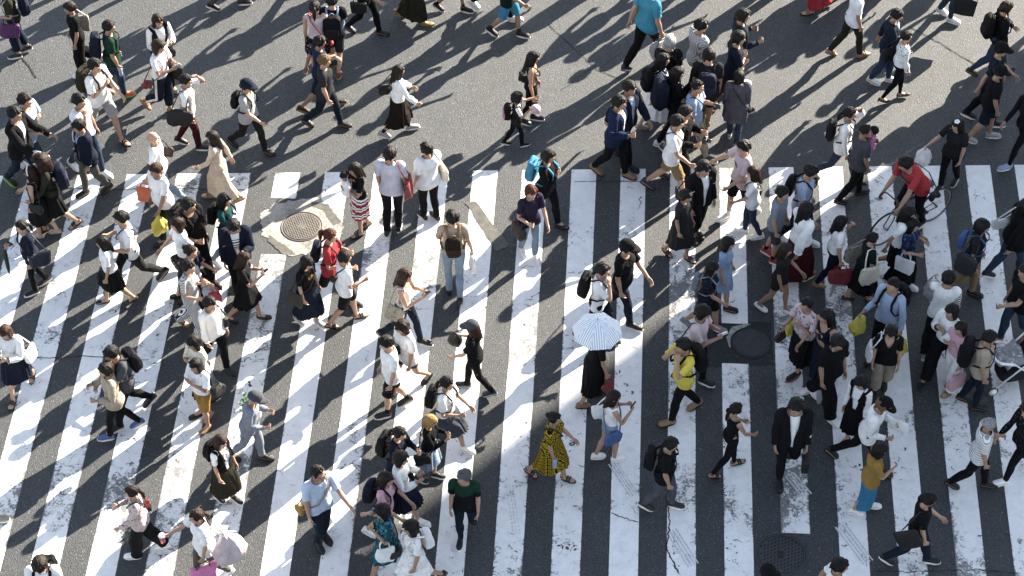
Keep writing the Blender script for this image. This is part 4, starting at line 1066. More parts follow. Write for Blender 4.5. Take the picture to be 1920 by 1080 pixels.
manhole(1409, 643.5, 40/SC_(643), 'dark round manhole cover in fresh black asphalt between two pieces of a white stripe', (dark, dark, dark2), style='plain')
manhole(1464.5, 1040, 50/SC_(1040), 'large slotted grey manhole cover at the bottom edge below a cut off stripe', (dark2, dark2, dk0), style='slot')
# pale concrete collar round the first cover, patched with mortar
m_conc, N, L, Pn = newmat('painted_concrete'); b = NB(m_conc); v = b.add('ShaderNodeTexCoord').outputs['Object']
n1 = b.add('ShaderNodeTexNoise', i_Vector=v, i_Scale=5.0, i_Detail=6.0, i_Roughness=.7, i_Distortion=.8); n2 = b.add('ShaderNodeTexNoise', i_Vector=v, i_Scale=26.0, i_Detail=4.0)
f = b.ramp(b.math('ADD', b.math('MULTIPLY', n1.outputs[0], .75), b.math('MULTIPLY', n2.outputs[0], .3)), .46, .66)
c1 = b.mix(f, (.32, .305, .275), (.12, .116, .104)); L.new(c1, Pn.inputs['Base Color']); Pn.inputs['Roughness'].default_value = .85
rpoly('concrete_collar', [(487, 402), (520, 380), (600, 372), (645, 410), (641, 440), (612, 470), (545, 482), (492, 440)], m_conc, .006, 5, .03)
rpoly('mortar_patch', [(583, 378), (615, 383), (640, 418), (625, 424), (605, 396), (584, 386)], m_patch2, .0075, 6, .012); rpoly('mortar_patch', [(505, 440), (540, 465), (556, 478), (530, 478), (503, 452)], m_patch2, .0075, 7, .012)
rpoly('worn_concrete', [(1362, 634), (1372, 614), (1396, 607), (1408, 608), (1380, 622), (1373, 650), (1368, 652)], m_conc, .0045, 8, .008)

# the tower whose shadow lies over the lower right of the crossing (stands up-sun, beyond the picture)
def tower():
    c1 = ground(*EDGE[0])[:2]; sh = np.array([math.cos(SUN_AZ), math.sin(SUN_AZ)])
    corner = c1 + sh*TDIST; ux = np.array([sh[1], -sh[0]])       # the wall runs to the right of the shadow's edge
    e = empty('office_tower', (corner[0], corner[1], 0), math.atan2(ux[1], ux[0]), 'tall pale office tower up the road, only its broad shadow reaches the crossing', 'building')
    wl = MB(); W_, D_, H_ = 22, 14, 18.5
    wl.box((W_/2, D_/2, H_/2), (W_/2, D_/2, H_/2)); wl.build('wall', plain('tower_wall', (.7, .69, .67), .8), e, smooth=False)  # unseen wall, made pale to bounce sky light into the tower's shade
    pr = MB(); pr.box((W_/2, D_/2, H_+.5), (W_/2+.2, D_/2+.2, .5)); pr.build('roof', plain('tower_roof', (.3, .3, .3), .8), e, smooth=False)
    gm = plain('tower_glass', (.03, .05, .07), .1)
    for f in range(4):
        wn = MB(); wn.box((W_/2, -.03, 3+f*3.6), (W_/2-1, .05, .9)); wn.build('window_band', gm, e, smooth=False)
EDGE = [(1313, 575)]; TDIST = 27.0
tower()
# ================================================================== the crowd, read off the photograph from top left to bottom right
N_ = None
# ---- upper road, left
P('p1', 8, -20, 195, 'walker at the top left corner in an olive top, cropped jeans and grey sneakers', H=1.66, top=('tee','olive'), bot=('crop','ddenim'), shoe=('sneak','dgrey'), leg='L', ra='arm', la='arm', A=.6)
bag('p1','big','eL','purple shopping bag held before the olive top at the top left corner','purple'); backpack('p1','navy blue backpack with pale straps at the top left corner','navy',1.1,'navy','lgrey')
P('p2', 130, 14, 200, 'woman all in black with wide trousers and white shoes, near the top left', 'f', H=1.66, hair='short', hc='d', top=('tee','K',N_,'loose'), bot=('wide','K'), shoe=('sneak','W'), leg='kr', A=.7, la='dn', ra='dn')
bag('p2','tote','sR','cream canvas tote hanging off the shoulder of the woman all in black','sand',1.0,strap='W',back=.16)
P('p3', 205, 49, 338, 'man in a dark green polo shirt, jeans and bright orange shoes', H=1.74, b=1.1, top=('polo','green',N_,'loose'), bot=('trou','denim'), shoe=('sneak','orange','lime'), leg='R', A=.75, la='dn', ra='dn', turn=-10)
backpack('p3','dark navy backpack on the man in the green polo shirt','navy',1.15); bottle('p3','R','clear drink bottle with a blue cap in the hand of the green polo man','lblue')
P('p4', 178, 122, 325, 'young man in white tee, pale grey shorts and black sandals with a camping rucksack', H=1.73, top=('tee','W'), bot=('shorts','lgrey'), shoe=('sandal','K'), leg='L', A=1.05, la='fwd', ra='chest')
backpack('p4','bulky dark rucksack on the young man in pale grey shorts','olive',1.1,'K','K')
P('p5', 149, 188, 330, 'man in plain white tee touching his mouth behind a man in a dark blazer', top=('tee','W'), bot=('trou','denim'), leg='L', A=.7, la='dn', ra='face')
P('p6', 146, 236, 222, 'businessman in a navy blazer and grey trousers walking toward the left', H=1.74, top=('long','lblue'), over=('jacket','navy'), bot=('trou','greig'), shoe=('loafer','K'), leg='R', A=.8, extra='tie', nod=14, la='dn', ra='dn')
P('p7', 47, 187, 345, 'man in a light blue short sleeved shirt walking beside a man in black jacket', H=1.72, hc='d', b=1.08, top=('polo','lblue',N_,'loose'), bot=('trou','denim'), leg='R', A=.7, la='chest', ra='arm')
P('p8', 28, 212, 335, 'man in a black jacket reaching one arm out, at the left edge', H=1.76, top=('tee','W'), over=('jacket','K'), bot=('trou','ddenim'), shoe=('sneak','K','lime'), leg='L', A=.7, la='out', ra=(45,10,10,35))
bag('p8','paper','R','white paper carrier bag held out by the man in the black jacket','W',.95,drop=-.16)
P('p9', 296, 38, 300, 'woman with long wavy brown hair in a white blouse under black overalls', 'f', H=1.58, hair='long', hc='b', top=('tucklong','W'), over=('vest','K'), bot=('trou','K'), shoe=('flat','K'), leg='L', A=.6, la='ph', ra='arm', nod=14)
bag('p9','small','L','little black camera bag at the front of the long haired overalls woman','K',.9)
P('p10', 298, 86, 335, 'woman with brown hair in a white tee and navy side-striped trousers, reading her phone', 'f', H=1.60, hair='bob', hc='b', top=('croptee','W',N_,'loose'), bot=('crop','ddenim','side','W'), shoe=('sandal','tan','tan'), leg='kr', A=.75, la='ph', ra='ph', nod=14)
phone('p10','R','phone with a pale back held by the woman in side-striped trousers','silver'); bag('p10','pouch','xR','small red pouch at the hip of the woman in side-striped trousers','dred',1.3,back=.12)
bag('p10','box','eL','black shopping bag on the arm of the woman in side-striped trousers','K',.75)
P('p11', 349, 150, 322, 'man in maroon trousers and a grey vest, shading his eyes', H=1.70, top=('tee','W'), over=('vest','lgrey'), bot=('trou','maroon'), shoe=('sneak','K','W'), leg='R', A=.95, la='brow', ra='dn')
bag('p11','big','sR','large black shoulder bag of the man in maroon trousers','K',1.15,back=.08)
P('p38', 463, 160, 338, 'man in a navy baseball cap and grey polo shirt walking alone', H=1.72, cap=('cap','navy'), top=('polo','lgrey',N_,'loose'), bot=('trou','char'), shoe=('loafer','K'), leg='L', A=1.0, la='back', ra='fwd')
backpack('p38','small black backpack of the man in the navy cap','K',.8)
# ---- upper road, middle
P('p42', 590, 12, 95, 'woman with a ponytail in a pale pink camisole seen from behind', 'f', H=1.62, hair='pony', top=('tank','lpink'), bot=('mini','K','floral','pink'), shoe=('flat','K'), leg='R', A=.4, la='dn', ra='dn')
bag('p42','pouch','xR','red crossbody bag on the woman in the pale pink camisole','red',.9)
P('p43', 622, 0, 88, 'man in black with shorts and dark red sneakers seen from behind', H=1.74, top=('tee','K'), bot=('shorts','dgrey'), shoe=('sneak','dred','lime'), leg='L', A=.6)
backpack('p43','wide black backpack beside the woman in the pink camisole','K',1.1,'K2','sky')
P('p44', 686, -62, 340, 'walker in black trousers and black shoes taking a long stride at the top edge', H=1.74, top=('tee','K'), bot=('trou','K'), shoe=('loafer','K'), leg='L', A=1.1)
bag('p44','satchel','xR','black messenger bag of the long striding walker at the top edge','K',.9,drop=.0)
P('p45', 422, -112, 352, 'walker past the top edge, black skate shoes with white soles showing', H=1.72, top=('tee','grey'), bot=('trou','grey'), shoe=('sneak','K','W'), leg='L', A=.95)
P('p46', 776, -88, 345, 'woman at the top edge in a long dark olive skirt and yellow shoes', 'f', H=1.60, top=('croptee','W'), bot=('maxi','olive'), shoe=('flat','mustard'), leg='R', A=.7)
P('p47', 852, -96, 345, 'bare legged walker at the top edge in black canvas high tops', 'f', H=1.62, top=('tee','W'), bot=('mini','K'), shoe=('sneak','K','W'), sock='K', leg='L', A=.9)
P('p48', 958, -58, 342, 'man at the top edge in bright blue shorts and black runners', H=1.74, top=('tee','dgreen'), bot=('shorts','aqua'), shoe=('sneak','K','W'), sock='dgrey', leg='L', A=1.05)
P('p48b', 934, -105, 342, 'walker behind the blue shorts man in black trousers and white sneakers', top=('tee','K'), bot=('trou','K'), shoe=('sneak','W'), leg='R', A=1.0)
P('p40', 600, 78, 342, 'man in glasses with a navy tee and navy shorts behind a red-haired man', H=1.72, glasses=True, skin=2, top=('tee','navyb'), bot=('shorts','ddenim'), shoe=('sneak','brown','tan'), leg='L', A=1.05, la='back', ra='dn')
P('p41', 609, 113, 342, 'fair man with reddish hair in a charcoal tee shading his eyes', H=1.72, hc='l', skin=0, top=('tee','dgrey',N_,'loose'), bot=('trou','ddenim'), shoe=('loafer','char'), leg='L', A=1.05, la='brow', ra='dn', b=1.06)
P('p39', 748, 132, 342, 'woman in a white cardigan and sheer brown skirt walking alone', 'f', H=1.62, hair='longb', hc='d', top=('tucklong','W',N_,'loose'), bot=('midi','dbrown'), shoe=('sneak','lgrey','W'), sock='K', leg='L', A=.95, la='fwd', ra=(24,14,15,22))
bag('p39','hand','sL','black shoulder bag of the woman in the white cardigan','K',.9,back=.24)
P('p49', 1001, 107, 352, 'tall woman in sleeveless black with very long hair leading a child', 'f', H=1.64, hair='xlong', top=('tank','K',N_,'loose'), bot=('legg','K'), shoe=('sneak','K','W'), leg='L', A=.55, la='dn', ra=(2,12,0,14))
bag('p49','small','xL','small black bag hanging behind the sleeveless woman leading a child','K',1.2,back=.2)
P('p50', 971, 184, 345, 'curly haired little girl in black trousers holding a hand and a ball', 'f', H=1.20, hair='afro', top=('tee','W'), over=('vest','K2'), bot=('trou','K'), shoe=('sneak','K','W'), leg='R', A=.95, la=(75,12,0,20), ra='ph')
backpack('p50','black and pink school backpack on the curly haired girl','K',1.05,'hpink')
_p = PEOPLE['p50']; _a = to_local(_p, 'haR', [wrist(-1) + armdir(-1)*.14])[0]
_m = MB(); _m.ball((0, 0, 0), .085, 20, 12); _n = MB(); _n.ball((0, 0, 0), .0856, 20, 12); _n.v = [v for v in _n.v]
carried(_p, 'toy_ball', 'red and white ball carried by the curly haired girl', 'ball', N_, [('ball_shell', np.array(_m.v)+_a+(.05, 0, -.06), _m.f, fabric('lpink', 'lower', 'red'), N_)], _a + (.05, 0, -.145))
# ---- upper road, right of middle
P('p51', 1222, -22, 40, 'man in a bright turquoise tee and black trousers walking off with a travel bag', H=1.76, b=1.12, hc='g', top=('tee','cyan'), bot=('trou','K'), shoe=('sneak','K','blue'), leg='R', A=.9, la='back', ra='grip')
bag('p51','duffel','R','pale grey travel bag carried by the man in the turquoise tee','lgrey',1.1,strap='grey',drop=-.07)
P('p52', 1256, 78, 82, 'person with grey hair in a black flowered shirt seen from behind', 'f', H=1.60, hair='mid', hc='g', b=1.1, top=('tee','K','floral','loose','grey'), bot=('trou','K'), leg='R', A=.5)
P('p53', 1316, 47, 25, 'man in a black and white gingham shirt looking to the right', H=1.74, top=('polo','W','check','loose','navy'), bot=('trou','K'), shoe=('loafer','K'), leg='L', A=.7, la='dn', ra='dn', turn=-20)
P('p54', 1330, 102, 86, 'man in a charcoal tee and olive shorts seen from behind', H=1.72, top=('tee','char'), bot=('shorts','olive'), shoe=('sneak','khaki','W'), leg='R', A=.5, b=1.06, la='dn', ra='dn')
backpack('p54','navy backpack on the man in olive shorts','navy',1.05,'ddenim')
P('p55', 1244, 111, 20, 'woman in a striped navy top and long white skirt', 'f', H=1.60, top=('tee','navyb','stripe','reg','W'), bot=('midi','W'), shoe=('flat','beige'), leg='R', A=.6, turn=-20)
backpack('p55','round black backpack above the long white skirt','K',1.0)
P('p56', 1271, 137, 15, 'long haired woman in black almost hidden behind her own big backpack', 'f', H=1.58, top=('tee','K'), bot=('trou','K'), leg='L', A=.5, turn=-20)
backpack('p56','huge dark navy backpack in the middle of the tight group','navy',1.35)
P('p57', 1308, 162, 340, 'man in a pale blue tee and beige trousers looking at his phone', H=1.72, hair='crop', top=('tee','sky'), bot=('trou','sand'), shoe=('sneak','slate','W'), leg='L', A=.9, la='ph', ra='dn', b=1.06)
bag('p57','satchel','xL','black sling bag on the man in beige trousers','K',.9,back=.1); phone('p57','L','phone in a teal case held by the man in beige trousers','teal')
P('p58', 1287, 210, 340, 'man in dark sunglasses and a black jacket holding a camera', H=1.70, hc='d', glasses='sun', top=('tee','K'), over=('jacket','K'), bot=('trou','K'), shoe=('loafer','K'), leg='R', A=.7, la='arm', ra='arm')
P('p59', 1271, 228, 343, 'man in a white tee and khaki shorts with a thin black strap', H=1.74, top=('tee','W'), bot=('shorts','khaki'), shoe=('sneak','purp2','K'), leg='R', A=.85, la='dn', ra='fwd')
bag('p59','pouch','xL','slim black sling pouch of the man in khaki shorts','K',.9,back=.1)
P('p60', 1181, 164, 318, 'man in a dark open jacket over a pale shirt, behind the blue jacket man', H=1.74, top=('tee','lblue'), over=('jacket','navy'), bot=('trou','K'), shoe=('loafer','K'), leg='R', A=.6)
P('p61', 1162, 191, 335, 'man in a bright navy blue jacket, black trousers and tan suede shoes', H=1.74, top=('tee','W'), over=('jacket','navyb'), bot=('trou','K'), shoe=('loafer','tan'), leg='L', A=.65, la='dn', ra='arm')
P('p62', 1394, 28, 10, 'man with a mop of dark hair in a navy denim jacket, higher of two', H=1.72, hair='mid', top=('long','ddenim'), bot=('trou','K'), leg='L', A=.5, la='arm', ra='arm', turn=-15)
P('p63', 1386, 70, 5, 'man in a dark navy shirt with his arms folded, khaki trousers', H=1.74, hair='mid', top=('tee','navy'), bot=('trou','brown'), shoe=('sneak','K','W'), leg='R', A=.75, la='cross', ra='cross', turn=-10)
P('p64', 1386, 142, 84, 'woman with a black bob in a loose mauve grey smock seen from behind', 'f', H=1.60, hair='bob', top=('dressl','smoke',N_,'wide',N_,.42), bot=('trou','denim'), shoe=('sneak','lgrey','W'), leg='L', A=.45, la='dn', ra='dn', b=1.08)
bag('p64','pouch','xR','black strap bag worn across the mauve grey smock','K',.8)
P('p65', 1545, -112, 200, 'walker at the top edge of whom a red skirt and sandals show', 'f', H=1.62, top=('tee','W'), bot=('maxi','red'), shoe=('sandal','tan'), leg='L', A=.6)
P('p66', 1613, -22, 15, 'man at the top edge in a white tee, dark trousers and flip flops', H=1.72, hc='k', top=('tee','W'), bot=('trou','olive'), shoe=('sandal','tan','tan'), leg='R', A=1.0, la='dn', ra='dn')
bag('p66','pouch','sL','black camera pouch beside the white tee at the top edge','K',1.4,drop=-.25)
P('p67', 1683, 28, 318, 'man in an open denim shirt and jeans looking down beside a woman in heels', H=1.74, top=('tee','lblue'), over=('jacket','ddenim'), bot=('trou','denim'), shoe=('sneak','W'), leg='L', A=.7, nod=18)
P('p68', 1700, 68, 335, 'woman in a white flowered blouse, black trousers and high heels', 'f', H=1.60, hair='lowpony', top=('tucklong','W','floral','loose','slate'), bot=('legg','K'), shoe=('heel','K'), leg='L', A=.75, la='dn', ra='dn', lean=2)
bag('p68','big','sL','black shoulder bag of the woman in heels','K',1.0,back=.14)
P('p69', 1805, -92, 350, 'walker at the top edge in blue jeans and white sneakers', H=1.72, top=('tee','W'), bot=('trou','denim'), shoe=('sneak','W'), leg='R', A=.6, ra=(30,10,0,14))
bag('p69','box','R','black shopping bag at the top edge beside blue jeans','K',.95,drop=-.04)
P('p70', 1888, 13, 345, 'young man in a black sweater and blue jeans with brown shoes, upper right', 'm', H=1.72, hair='mid', hc='b', top=('long','K'), bot=('trou','denim'), shoe=('loafer','brown'), leg='L', A=1.2, la='fwd', ra='dn')
backpack('p70','black backpack with a white strap on the young man in a black sweater','K',1.05,'K2','K')
P('p71', 1878, 92, 350, 'man in a plain black cap and dark tee, partly hidden, upper right', H=1.70, cap=('cap','K'), top=('tee','navy'), bot=('trou','K'), shoe=('sneak','K','W'), leg='R', A=.6)
P('p72', 1876, 135, 342, 'man in a black tee, denim shorts and white sneakers wearing a patterned cap', H=1.74, cap=('cap','K','floral','dgreen'), top=('tee','K'), bot=('shorts','ddenim'), shoe=('sneak','lgrey','W'), leg='L', A=.75, la='face', ra='dn', nod=18, b=1.1)
P('p73', 1795, 233, 262, 'woman in dark clothes with a white flower in her hair', 'f', H=1.64, hair='longb', extra='flower', top=('tee','char',N_,'loose'), bot=('trou','K'), shoe=('sneak','K','W'), leg='R', A=.75, ra=(20,25,0,60), la='dn', turn=-25, nod=12, b=1.08)
bag('p73','plastic','R','white plastic bag beside the woman with a flower in her hair','W',1.1)
P('p74', 1594, 212, 345, 'woman with a ponytail in a white shirt and jeans shading her eyes', 'f', H=1.64, hair='lowpony', top=('long','W',N_,'loose'), bot=('trou','denim'), shoe=('loafer','char'), leg='L', A=.95, la='brow', ra='dn')
backpack('p74','flat black backpack on the woman in a white shirt shading her eyes','K',.85)
P('p75', 1622, 244, 345, 'balding man in a dark grey tee carrying a small child', H=1.74, hair='crop', hc='d', skin=2, top=('tee','slate'), bot=('trou','K'), shoe=('loafer','K'), leg='L', A=1.0, la='carry', ra='dn', b=1.08)
P('p77', 1932, 178, 205, 'walker at the right edge in black with pale blue sneakers', 'f', H=1.60, top=('long','K'), bot=('legg','K'), shoe=('sneak','sky','W'), leg='L', A=.8)
bag('p77','tote','L','white and pink flowered bag at the right edge','W',1.0,'floral','hpink')
# ---- far ends of the stripes, left
P('p12', 285, 257, 215, 'bald man in a white shirt carrying an orange bag', H=1.68, hair='bald', skin=0, top=('polo','W',N_,'loose'), bot=('trou','ldenim'), shoe=('loafer','K'), leg='R', A=.8, la=(15,18,0,12), ra='dn')
bag('p12','paper','L','orange carrier bag in the hand of the bald man','orange',.95); bag('p12','hand','sR','dark brown leather bag behind the bald man','brown',.9,back=.1)
P('p13', 291, 318, 222, 'woman with short light brown hair in a white blouse and black trousers', 'f', H=1.58, hair='short', hc='rb', skin=2, b=1.12, top=('tee','W',N_,'loose'), bot=('trou','K'), shoe=('flat','K'), leg='L', A=.6, la=(20,4,30,12), ra='dn')
bag('p13','plastic','L','yellow plastic bag carried by the woman in the white blouse and black trousers','yellow',1.05)
P('p14', 397, 256, 205, 'woman in a long beige lace dress with dark hair', 'f', H=1.62, hair='long', hc='d', top=('dressl',(.40,.33,.26),'lace','loose',(.50,.44,.37),.80), bot=N_, shoe=('sandal','tan','tan'), leg='R', A=.6)
P('p15', 75, 303, 202, 'woman with wavy brown hair in a dark jacket and black skirt', 'f', H=1.60, hair='curly', hc='b', top=('long','olive',N_,'loose'), bot=('skirt','K'), shoe=('sandal','K'), leg='R', A=.7)
backpack('p15','shiny navy backpack on the woman with wavy brown hair','navy',1.1,'purp2')
P('p16', 55, 322, 205, 'woman in a sleeveless black dress with a white headband', 'f', H=1.60, hair='longb', hc='b', extra='headband', top=('dresst','K',N_,'reg',N_,.58), bot=N_, shoe=('flat','beige'), leg='L', A=.9, la='dn', b=1.06)
bag('p16','hand','sL','soft black bag on the shoulder of the sleeveless black dress','K',.8,back=.05)
P('p17', 39, 424, 208, 'woman in a navy blazer and black trousers carrying a folded umbrella', 'f', H=1.62, hair='lowpony', hc='d', top=('tucklong','W'), over=('jacket','navy'), bot=('trou','K'), shoe=('sneak','K','W'), leg='L', A=.75, ra='arm', la='dn')
bag('p17','big','sL','navy leather bag on the shoulder of the woman in the navy blazer','navy',1.0,back=.1)
P('p18', 191, 453, 208, 'woman in a white puff sleeve blouse, black skirt and black heels', 'f', H=1.58, hair='longb', top=('croptee','W',N_,'loose'), bot=('skirt','K'), shoe=('heel','K'), leg='R', A=1.0, la='dn', ra='dn', lean=3)
bag('p18','tote','R','navy bag hanging beside the white puff sleeve blouse and black skirt','navy',.9)
P('p19', 226, 408, 205, 'young man in a white shirt and charcoal trousers with a satchel strap', H=1.68, top=('polo','W',N_,'reg'), bot=('trou','char'), shoe=('loafer','K'), leg='R', A=1.05, ra='arm', la='arm')
bag('p19','satchel','xR','navy satchel carried in front by the young man in charcoal trousers','navy',.8)
P('p20', 354, 384, 322, 'big man in a black tee and black trousers, broadest of the left group', H=1.76, b=1.14, skin=2, top=('tee','K'), bot=('trou','K'), shoe=('sneak','K','navy'), leg='L', A=.9, la='dn', ra='arm', turn=10)
backpack('p20','dark backpack on the big man in black','K',1.0)
P('p21', 331, 418, 203, 'woman with a brown bob in a white tee and grey trousers', 'f', H=1.60, hair='bob', hc='b', top=('croptee','W',N_,'loose'), bot=('trou','dgrey'), shoe=('flat','K'), leg='L', A=.6)
P('p22', 358, 471, 338, 'woman with a low bun in a navy top', 'f', H=1.58, hair='bun', hc='d', top=('tee','navy'), bot=('wide','K'), shoe=('flat','K'), leg='R', A=.6, la='arm', ra='arm')
P('p23', 354, 499, 335, 'woman in a checked blouse and blue striped wide trousers', 'f', H=1.58, hair='short', hc='k', top=('tee','W','check','reg','navy'), bot=('wide','W','vstripe','navy'), shoe=('sandal','maroon','tan'), leg='R', A=.7, la='arm', ra='arm')
bag('p23','pouch','L','round red pouch carried by the woman in striped wide trousers','red',1.3)
P('p24', 422, 374, 340, 'woman with long straight black hair in a teal top and pale jeans', 'f', H=1.58, hair='xlong', top=('tee','teal'), bot=('trou','ldenim'), shoe=('sneak','W'), leg='L', A=.6)
backpack('p24','black and white patterned backpack behind the teal top','K',.9,'W')
P('p25', 438, 424, 285, 'young man in a navy cardigan over a white printed tee looking down', H=1.70, top=('tee','W','chest','loose','navy'), over=('jacket','navy'), bot=('trou','K'), shoe=('sneak','K','W'), leg='R', A=.5, la='ph', ra='dn', nod=28)
P('p26', 458, 484, 340, 'woman with long brown hair in a black blouse and black flared skirt using a phone', 'f', H=1.62, hair='longb', hc='b', top=('tee','K'), bot=('skirt','K'), shoe=('flat','K'), leg='L', A=.95, la='ph', ra='ph', nod=14)
phone('p26','R','black phone of the woman in the black flared skirt')
P('p27', 576, 492, 325, 'person with a black bowl cut in a black tee and long dark skirt', 'f', H=1.62, hair='bob', top=('tee','K','logo','loose','mustard'), bot=('pleatlong','ddenim'), shoe=('sneak','lgrey','W'), leg='L', A=.45, nod=20, la='dn', ra='dn')
bag('p27','tote','xR','olive bag at the hip of the person with a black bowl cut','olive',.8)
P('p28', 620, 441, 343, 'woman with a long orange ponytail in a red shirt', 'f', H=1.62, hair='pony', hc='r', skin=0, top=('tee','red',N_,'loose'), bot=('shorts','K'), shoe=('boot','K'), leg='L', A=.95, la='ph', ra='arm')
backpack('p28','dark navy backpack on the woman in a red shirt','navy',.85)
P('p29', 647, 482, 342, 'man in a white tee, black shorts and black strap sandals', H=1.68, top=('tee','W'), bot=('shorts','K'), shoe=('sandal','K'), leg='L', A=.95, la='chest', ra='arm')
bag('p29','pouch','xL','grey sling pouch of the man in black strap sandals','dgrey',1.3)
P('p30', 664, 316, 200, 'woman in a black tee and red striped skirt carrying a baby', 'f', H=1.62, hair='long', hc='d', top=('croptee','K'), bot=('skirt','crimson','band'), shoe=('sandal','K'), leg='L', A=.8, la='carry', ra='carry', nod=12)
P('p32', 731, 287, 84, 'man in a lilac grey tee and track trousers seen from behind', H=1.72, top=('tee',(.42,.42,.48)), bot=('trou','K','side','W'), shoe=('sneak','K','W'), leg='kl', A=.3, la='dn', ra='dn', lean=0)
bag('p32','tote','sR','red tote bag hanging from the shoulder of the lilac grey tee','dred',1.1)
P('p33', 799, 278, 92, 'man in an oversized white tee and black trousers seen from behind', H=1.76, b=1.02, top=('tee','W',N_,'wide'), bot=('trou','K'), shoe=('sneak','K','W'), leg='s', lean=0, la='dn', ra='dn')
bag('p33','tote','sR','cream cloth bag on the shoulder of the oversized white tee','cream',.9)
P('p34', 848, 406, 93, 'woman with cropped black hair in a beige top and pale blue jeans from behind', 'f', H=1.64, hair='short', top=('croptee','beige'), bot=('trou','ldenim'), shoe=('loafer','K'), leg='kr', A=.5, la='chest', ra='grip')
backpack('p34','small brown leather backpack on the beige top','dbrown',.82,'brown','tan'); bag('p34','paper','R','white shopping bag held beside pale jeans','W',.9)
P('p35', 760, 516, 343, 'woman with wavy brown hair in a sleeveless white blouse reading her phone', 'f', H=1.62, hair='long', hc='rb', top=('tank','W',N_,'loose'), bot=('trou','ddenim'), shoe=('sneak','K','W'), leg='L', A=.85, la='ph', ra='ph', nod=12)
bag('p35','tote','sR','pale flowered bag of the woman in a sleeveless white blouse','sand',.95,'floral','grey'); phone('p35','R','black phone of the woman in a sleeveless white blouse')
P('p36', 1029, 292, 335, 'woman in black with a bright blue backpack, hands at her chest', 'f', H=1.62, hair='mid', hc='d', top=('long','K',N_,'loose'), bot=('trou','K'), shoe=('flat','K'), leg='L', A=.75, la='chest', ra='chest', b=1.08)
backpack('p36','bright blue backpack worn over black clothes, standing above the auburn haired woman','aqua',1.0,'cyan','aqua')
P('p37', 996, 359, 330, 'woman with auburn hair in a dark violet blouse and jeans', 'f', H=1.60, hair='mid', hc='r', skin=0, b=1.04, top=('tee',(.016,.013,.028)), bot=('trou','ldenim'), shoe=('sneak','W'), leg='L', A=.6, la='fwd', ra='arm')
bag('p37','big','eR','large dark brown handbag of the woman with auburn hair','dbrown',1.0,strap='brown')
# ---- far ends of the stripes, right
P('p78', 1393, 275, 203, 'man in a pale pink tee with one arm held out to the left', H=1.68, top=('tee','lpink','logo','loose','K'), bot=('shorts','K'), shoe=('sneak','W'), sock='W', leg='R', A=.6, ra=(30,30,0,12), la='fwd')
P('p79', 1412, 322, 208, 'woman with long brown hair in a striped tee, jeans and white sneakers', 'f', H=1.60, hair='longb', hc='b', top=('tee','W','chest','loose','K'), bot=('trou','denim'), shoe=('sneak','W'), leg='R', A=.85, la='fwd', ra='arm')
bag('p79','hand','xR','black bag at the side of the woman in white sneakers and striped tee','K',.9)
P('p80', 1321, 314, 300, 'man in an open black blazer over a white tee with black trousers', H=1.72, hair='mid', top=('tee','W'), over=('jacket','K'), bot=('trou','K'), shoe=('loafer','K'), leg='r', A=.7, la='dn', ra='dn', nod=16)
bag('p80','satchel','sR','dark shoulder bag behind the open black blazer','K',1.0,back=.1)
P('p81', 1287, 367, 290, 'woman in a belted dark grey dress and black sandals', 'f', H=1.62, hair='mid', hc='d', top=('dress','dgrey',N_,'loose',N_,.62), bot=N_, shoe=('sandal','K'), leg='L', A=.55, la='dn', ra='dn', nod=12)
P('p82', 1468, 361, 342, 'man in a light grey tee, blue grey shorts and red sneakers', H=1.72, top=('tee','bgrey',N_,'loose'), bot=('shorts','slate'), shoe=('sneak','red','W'), sock='K', leg='R', A=1.0, la='dn', ra='dn')
P('p83', 1521, 322, 335, 'man in a cornflower blue tee looking down', H=1.70, top=('tee','lblue'), bot=('trou','ddenim'), leg='L', A=.6, nod=20, la='dn', ra='dn')
backpack('p83','black backpack on the man in the cornflower blue tee','K',.9)
P('p84', 1513, 391, 30, 'woman with long black hair in a flowing white blouse and maroon skirt', 'f', H=1.64, hair='longb', top=('tucklong','W',N_,'wide'), bot=('maxi','maroon'), shoe=('sneak','dred','W'), leg='R', A=.6, b=1.06)
P('p85', 1474, 467, 343, 'woman with long brown hair in a black playsuit and white flats', 'f', H=1.62, hair='longb', hc='b', skin=2, top=('tee','char'), bot=('hot','char'), shoe=('flat','W'), leg='L', A=.95, la='fwd', ra='dn')
P('p86', 1366, 455, 338, 'woman with long black hair in a light blue dress', 'f', H=1.60, hair='longb', top=('dress','sky',N_,'reg',N_,.42), bot=N_, shoe=('sneak','K','K'), leg='R', A=.6, la='dn', ra='dn')
P('p87', 1336, 502, 343, 'woman in a dark speckled navy top and dark shorts with grey sneakers', 'f', H=1.62, hair='bob', top=('tee','navy','floral','loose','slate'), bot=('shorts','K'), shoe=('sneak','bgrey','W'), leg='L', A=.95, b=1.06)
backpack('p87','small grey backpack on the woman in a speckled navy top','bgrey',.7)
P('p88', 1177, 463, 330, 'man in a black cap, black tee and jeans in the middle', H=1.72, cap=('cap','K'), top=('tee','K'), bot=('trou','ddenim'), shoe=('sneak','K','W'), leg='R', A=.7, la='fwd', ra='dn', turn=15)
P('p89', 1131, 505, 340, 'young man in a white shirt with one hand at his chin', H=1.68, top=('polo','W',N_,'reg'), bot=('trou','navy'), shoe=('loafer','K'), leg='L', A=.6, la='dn', ra='face')
backpack('p89','black backpack on the young man in the white shirt','K',1.0)
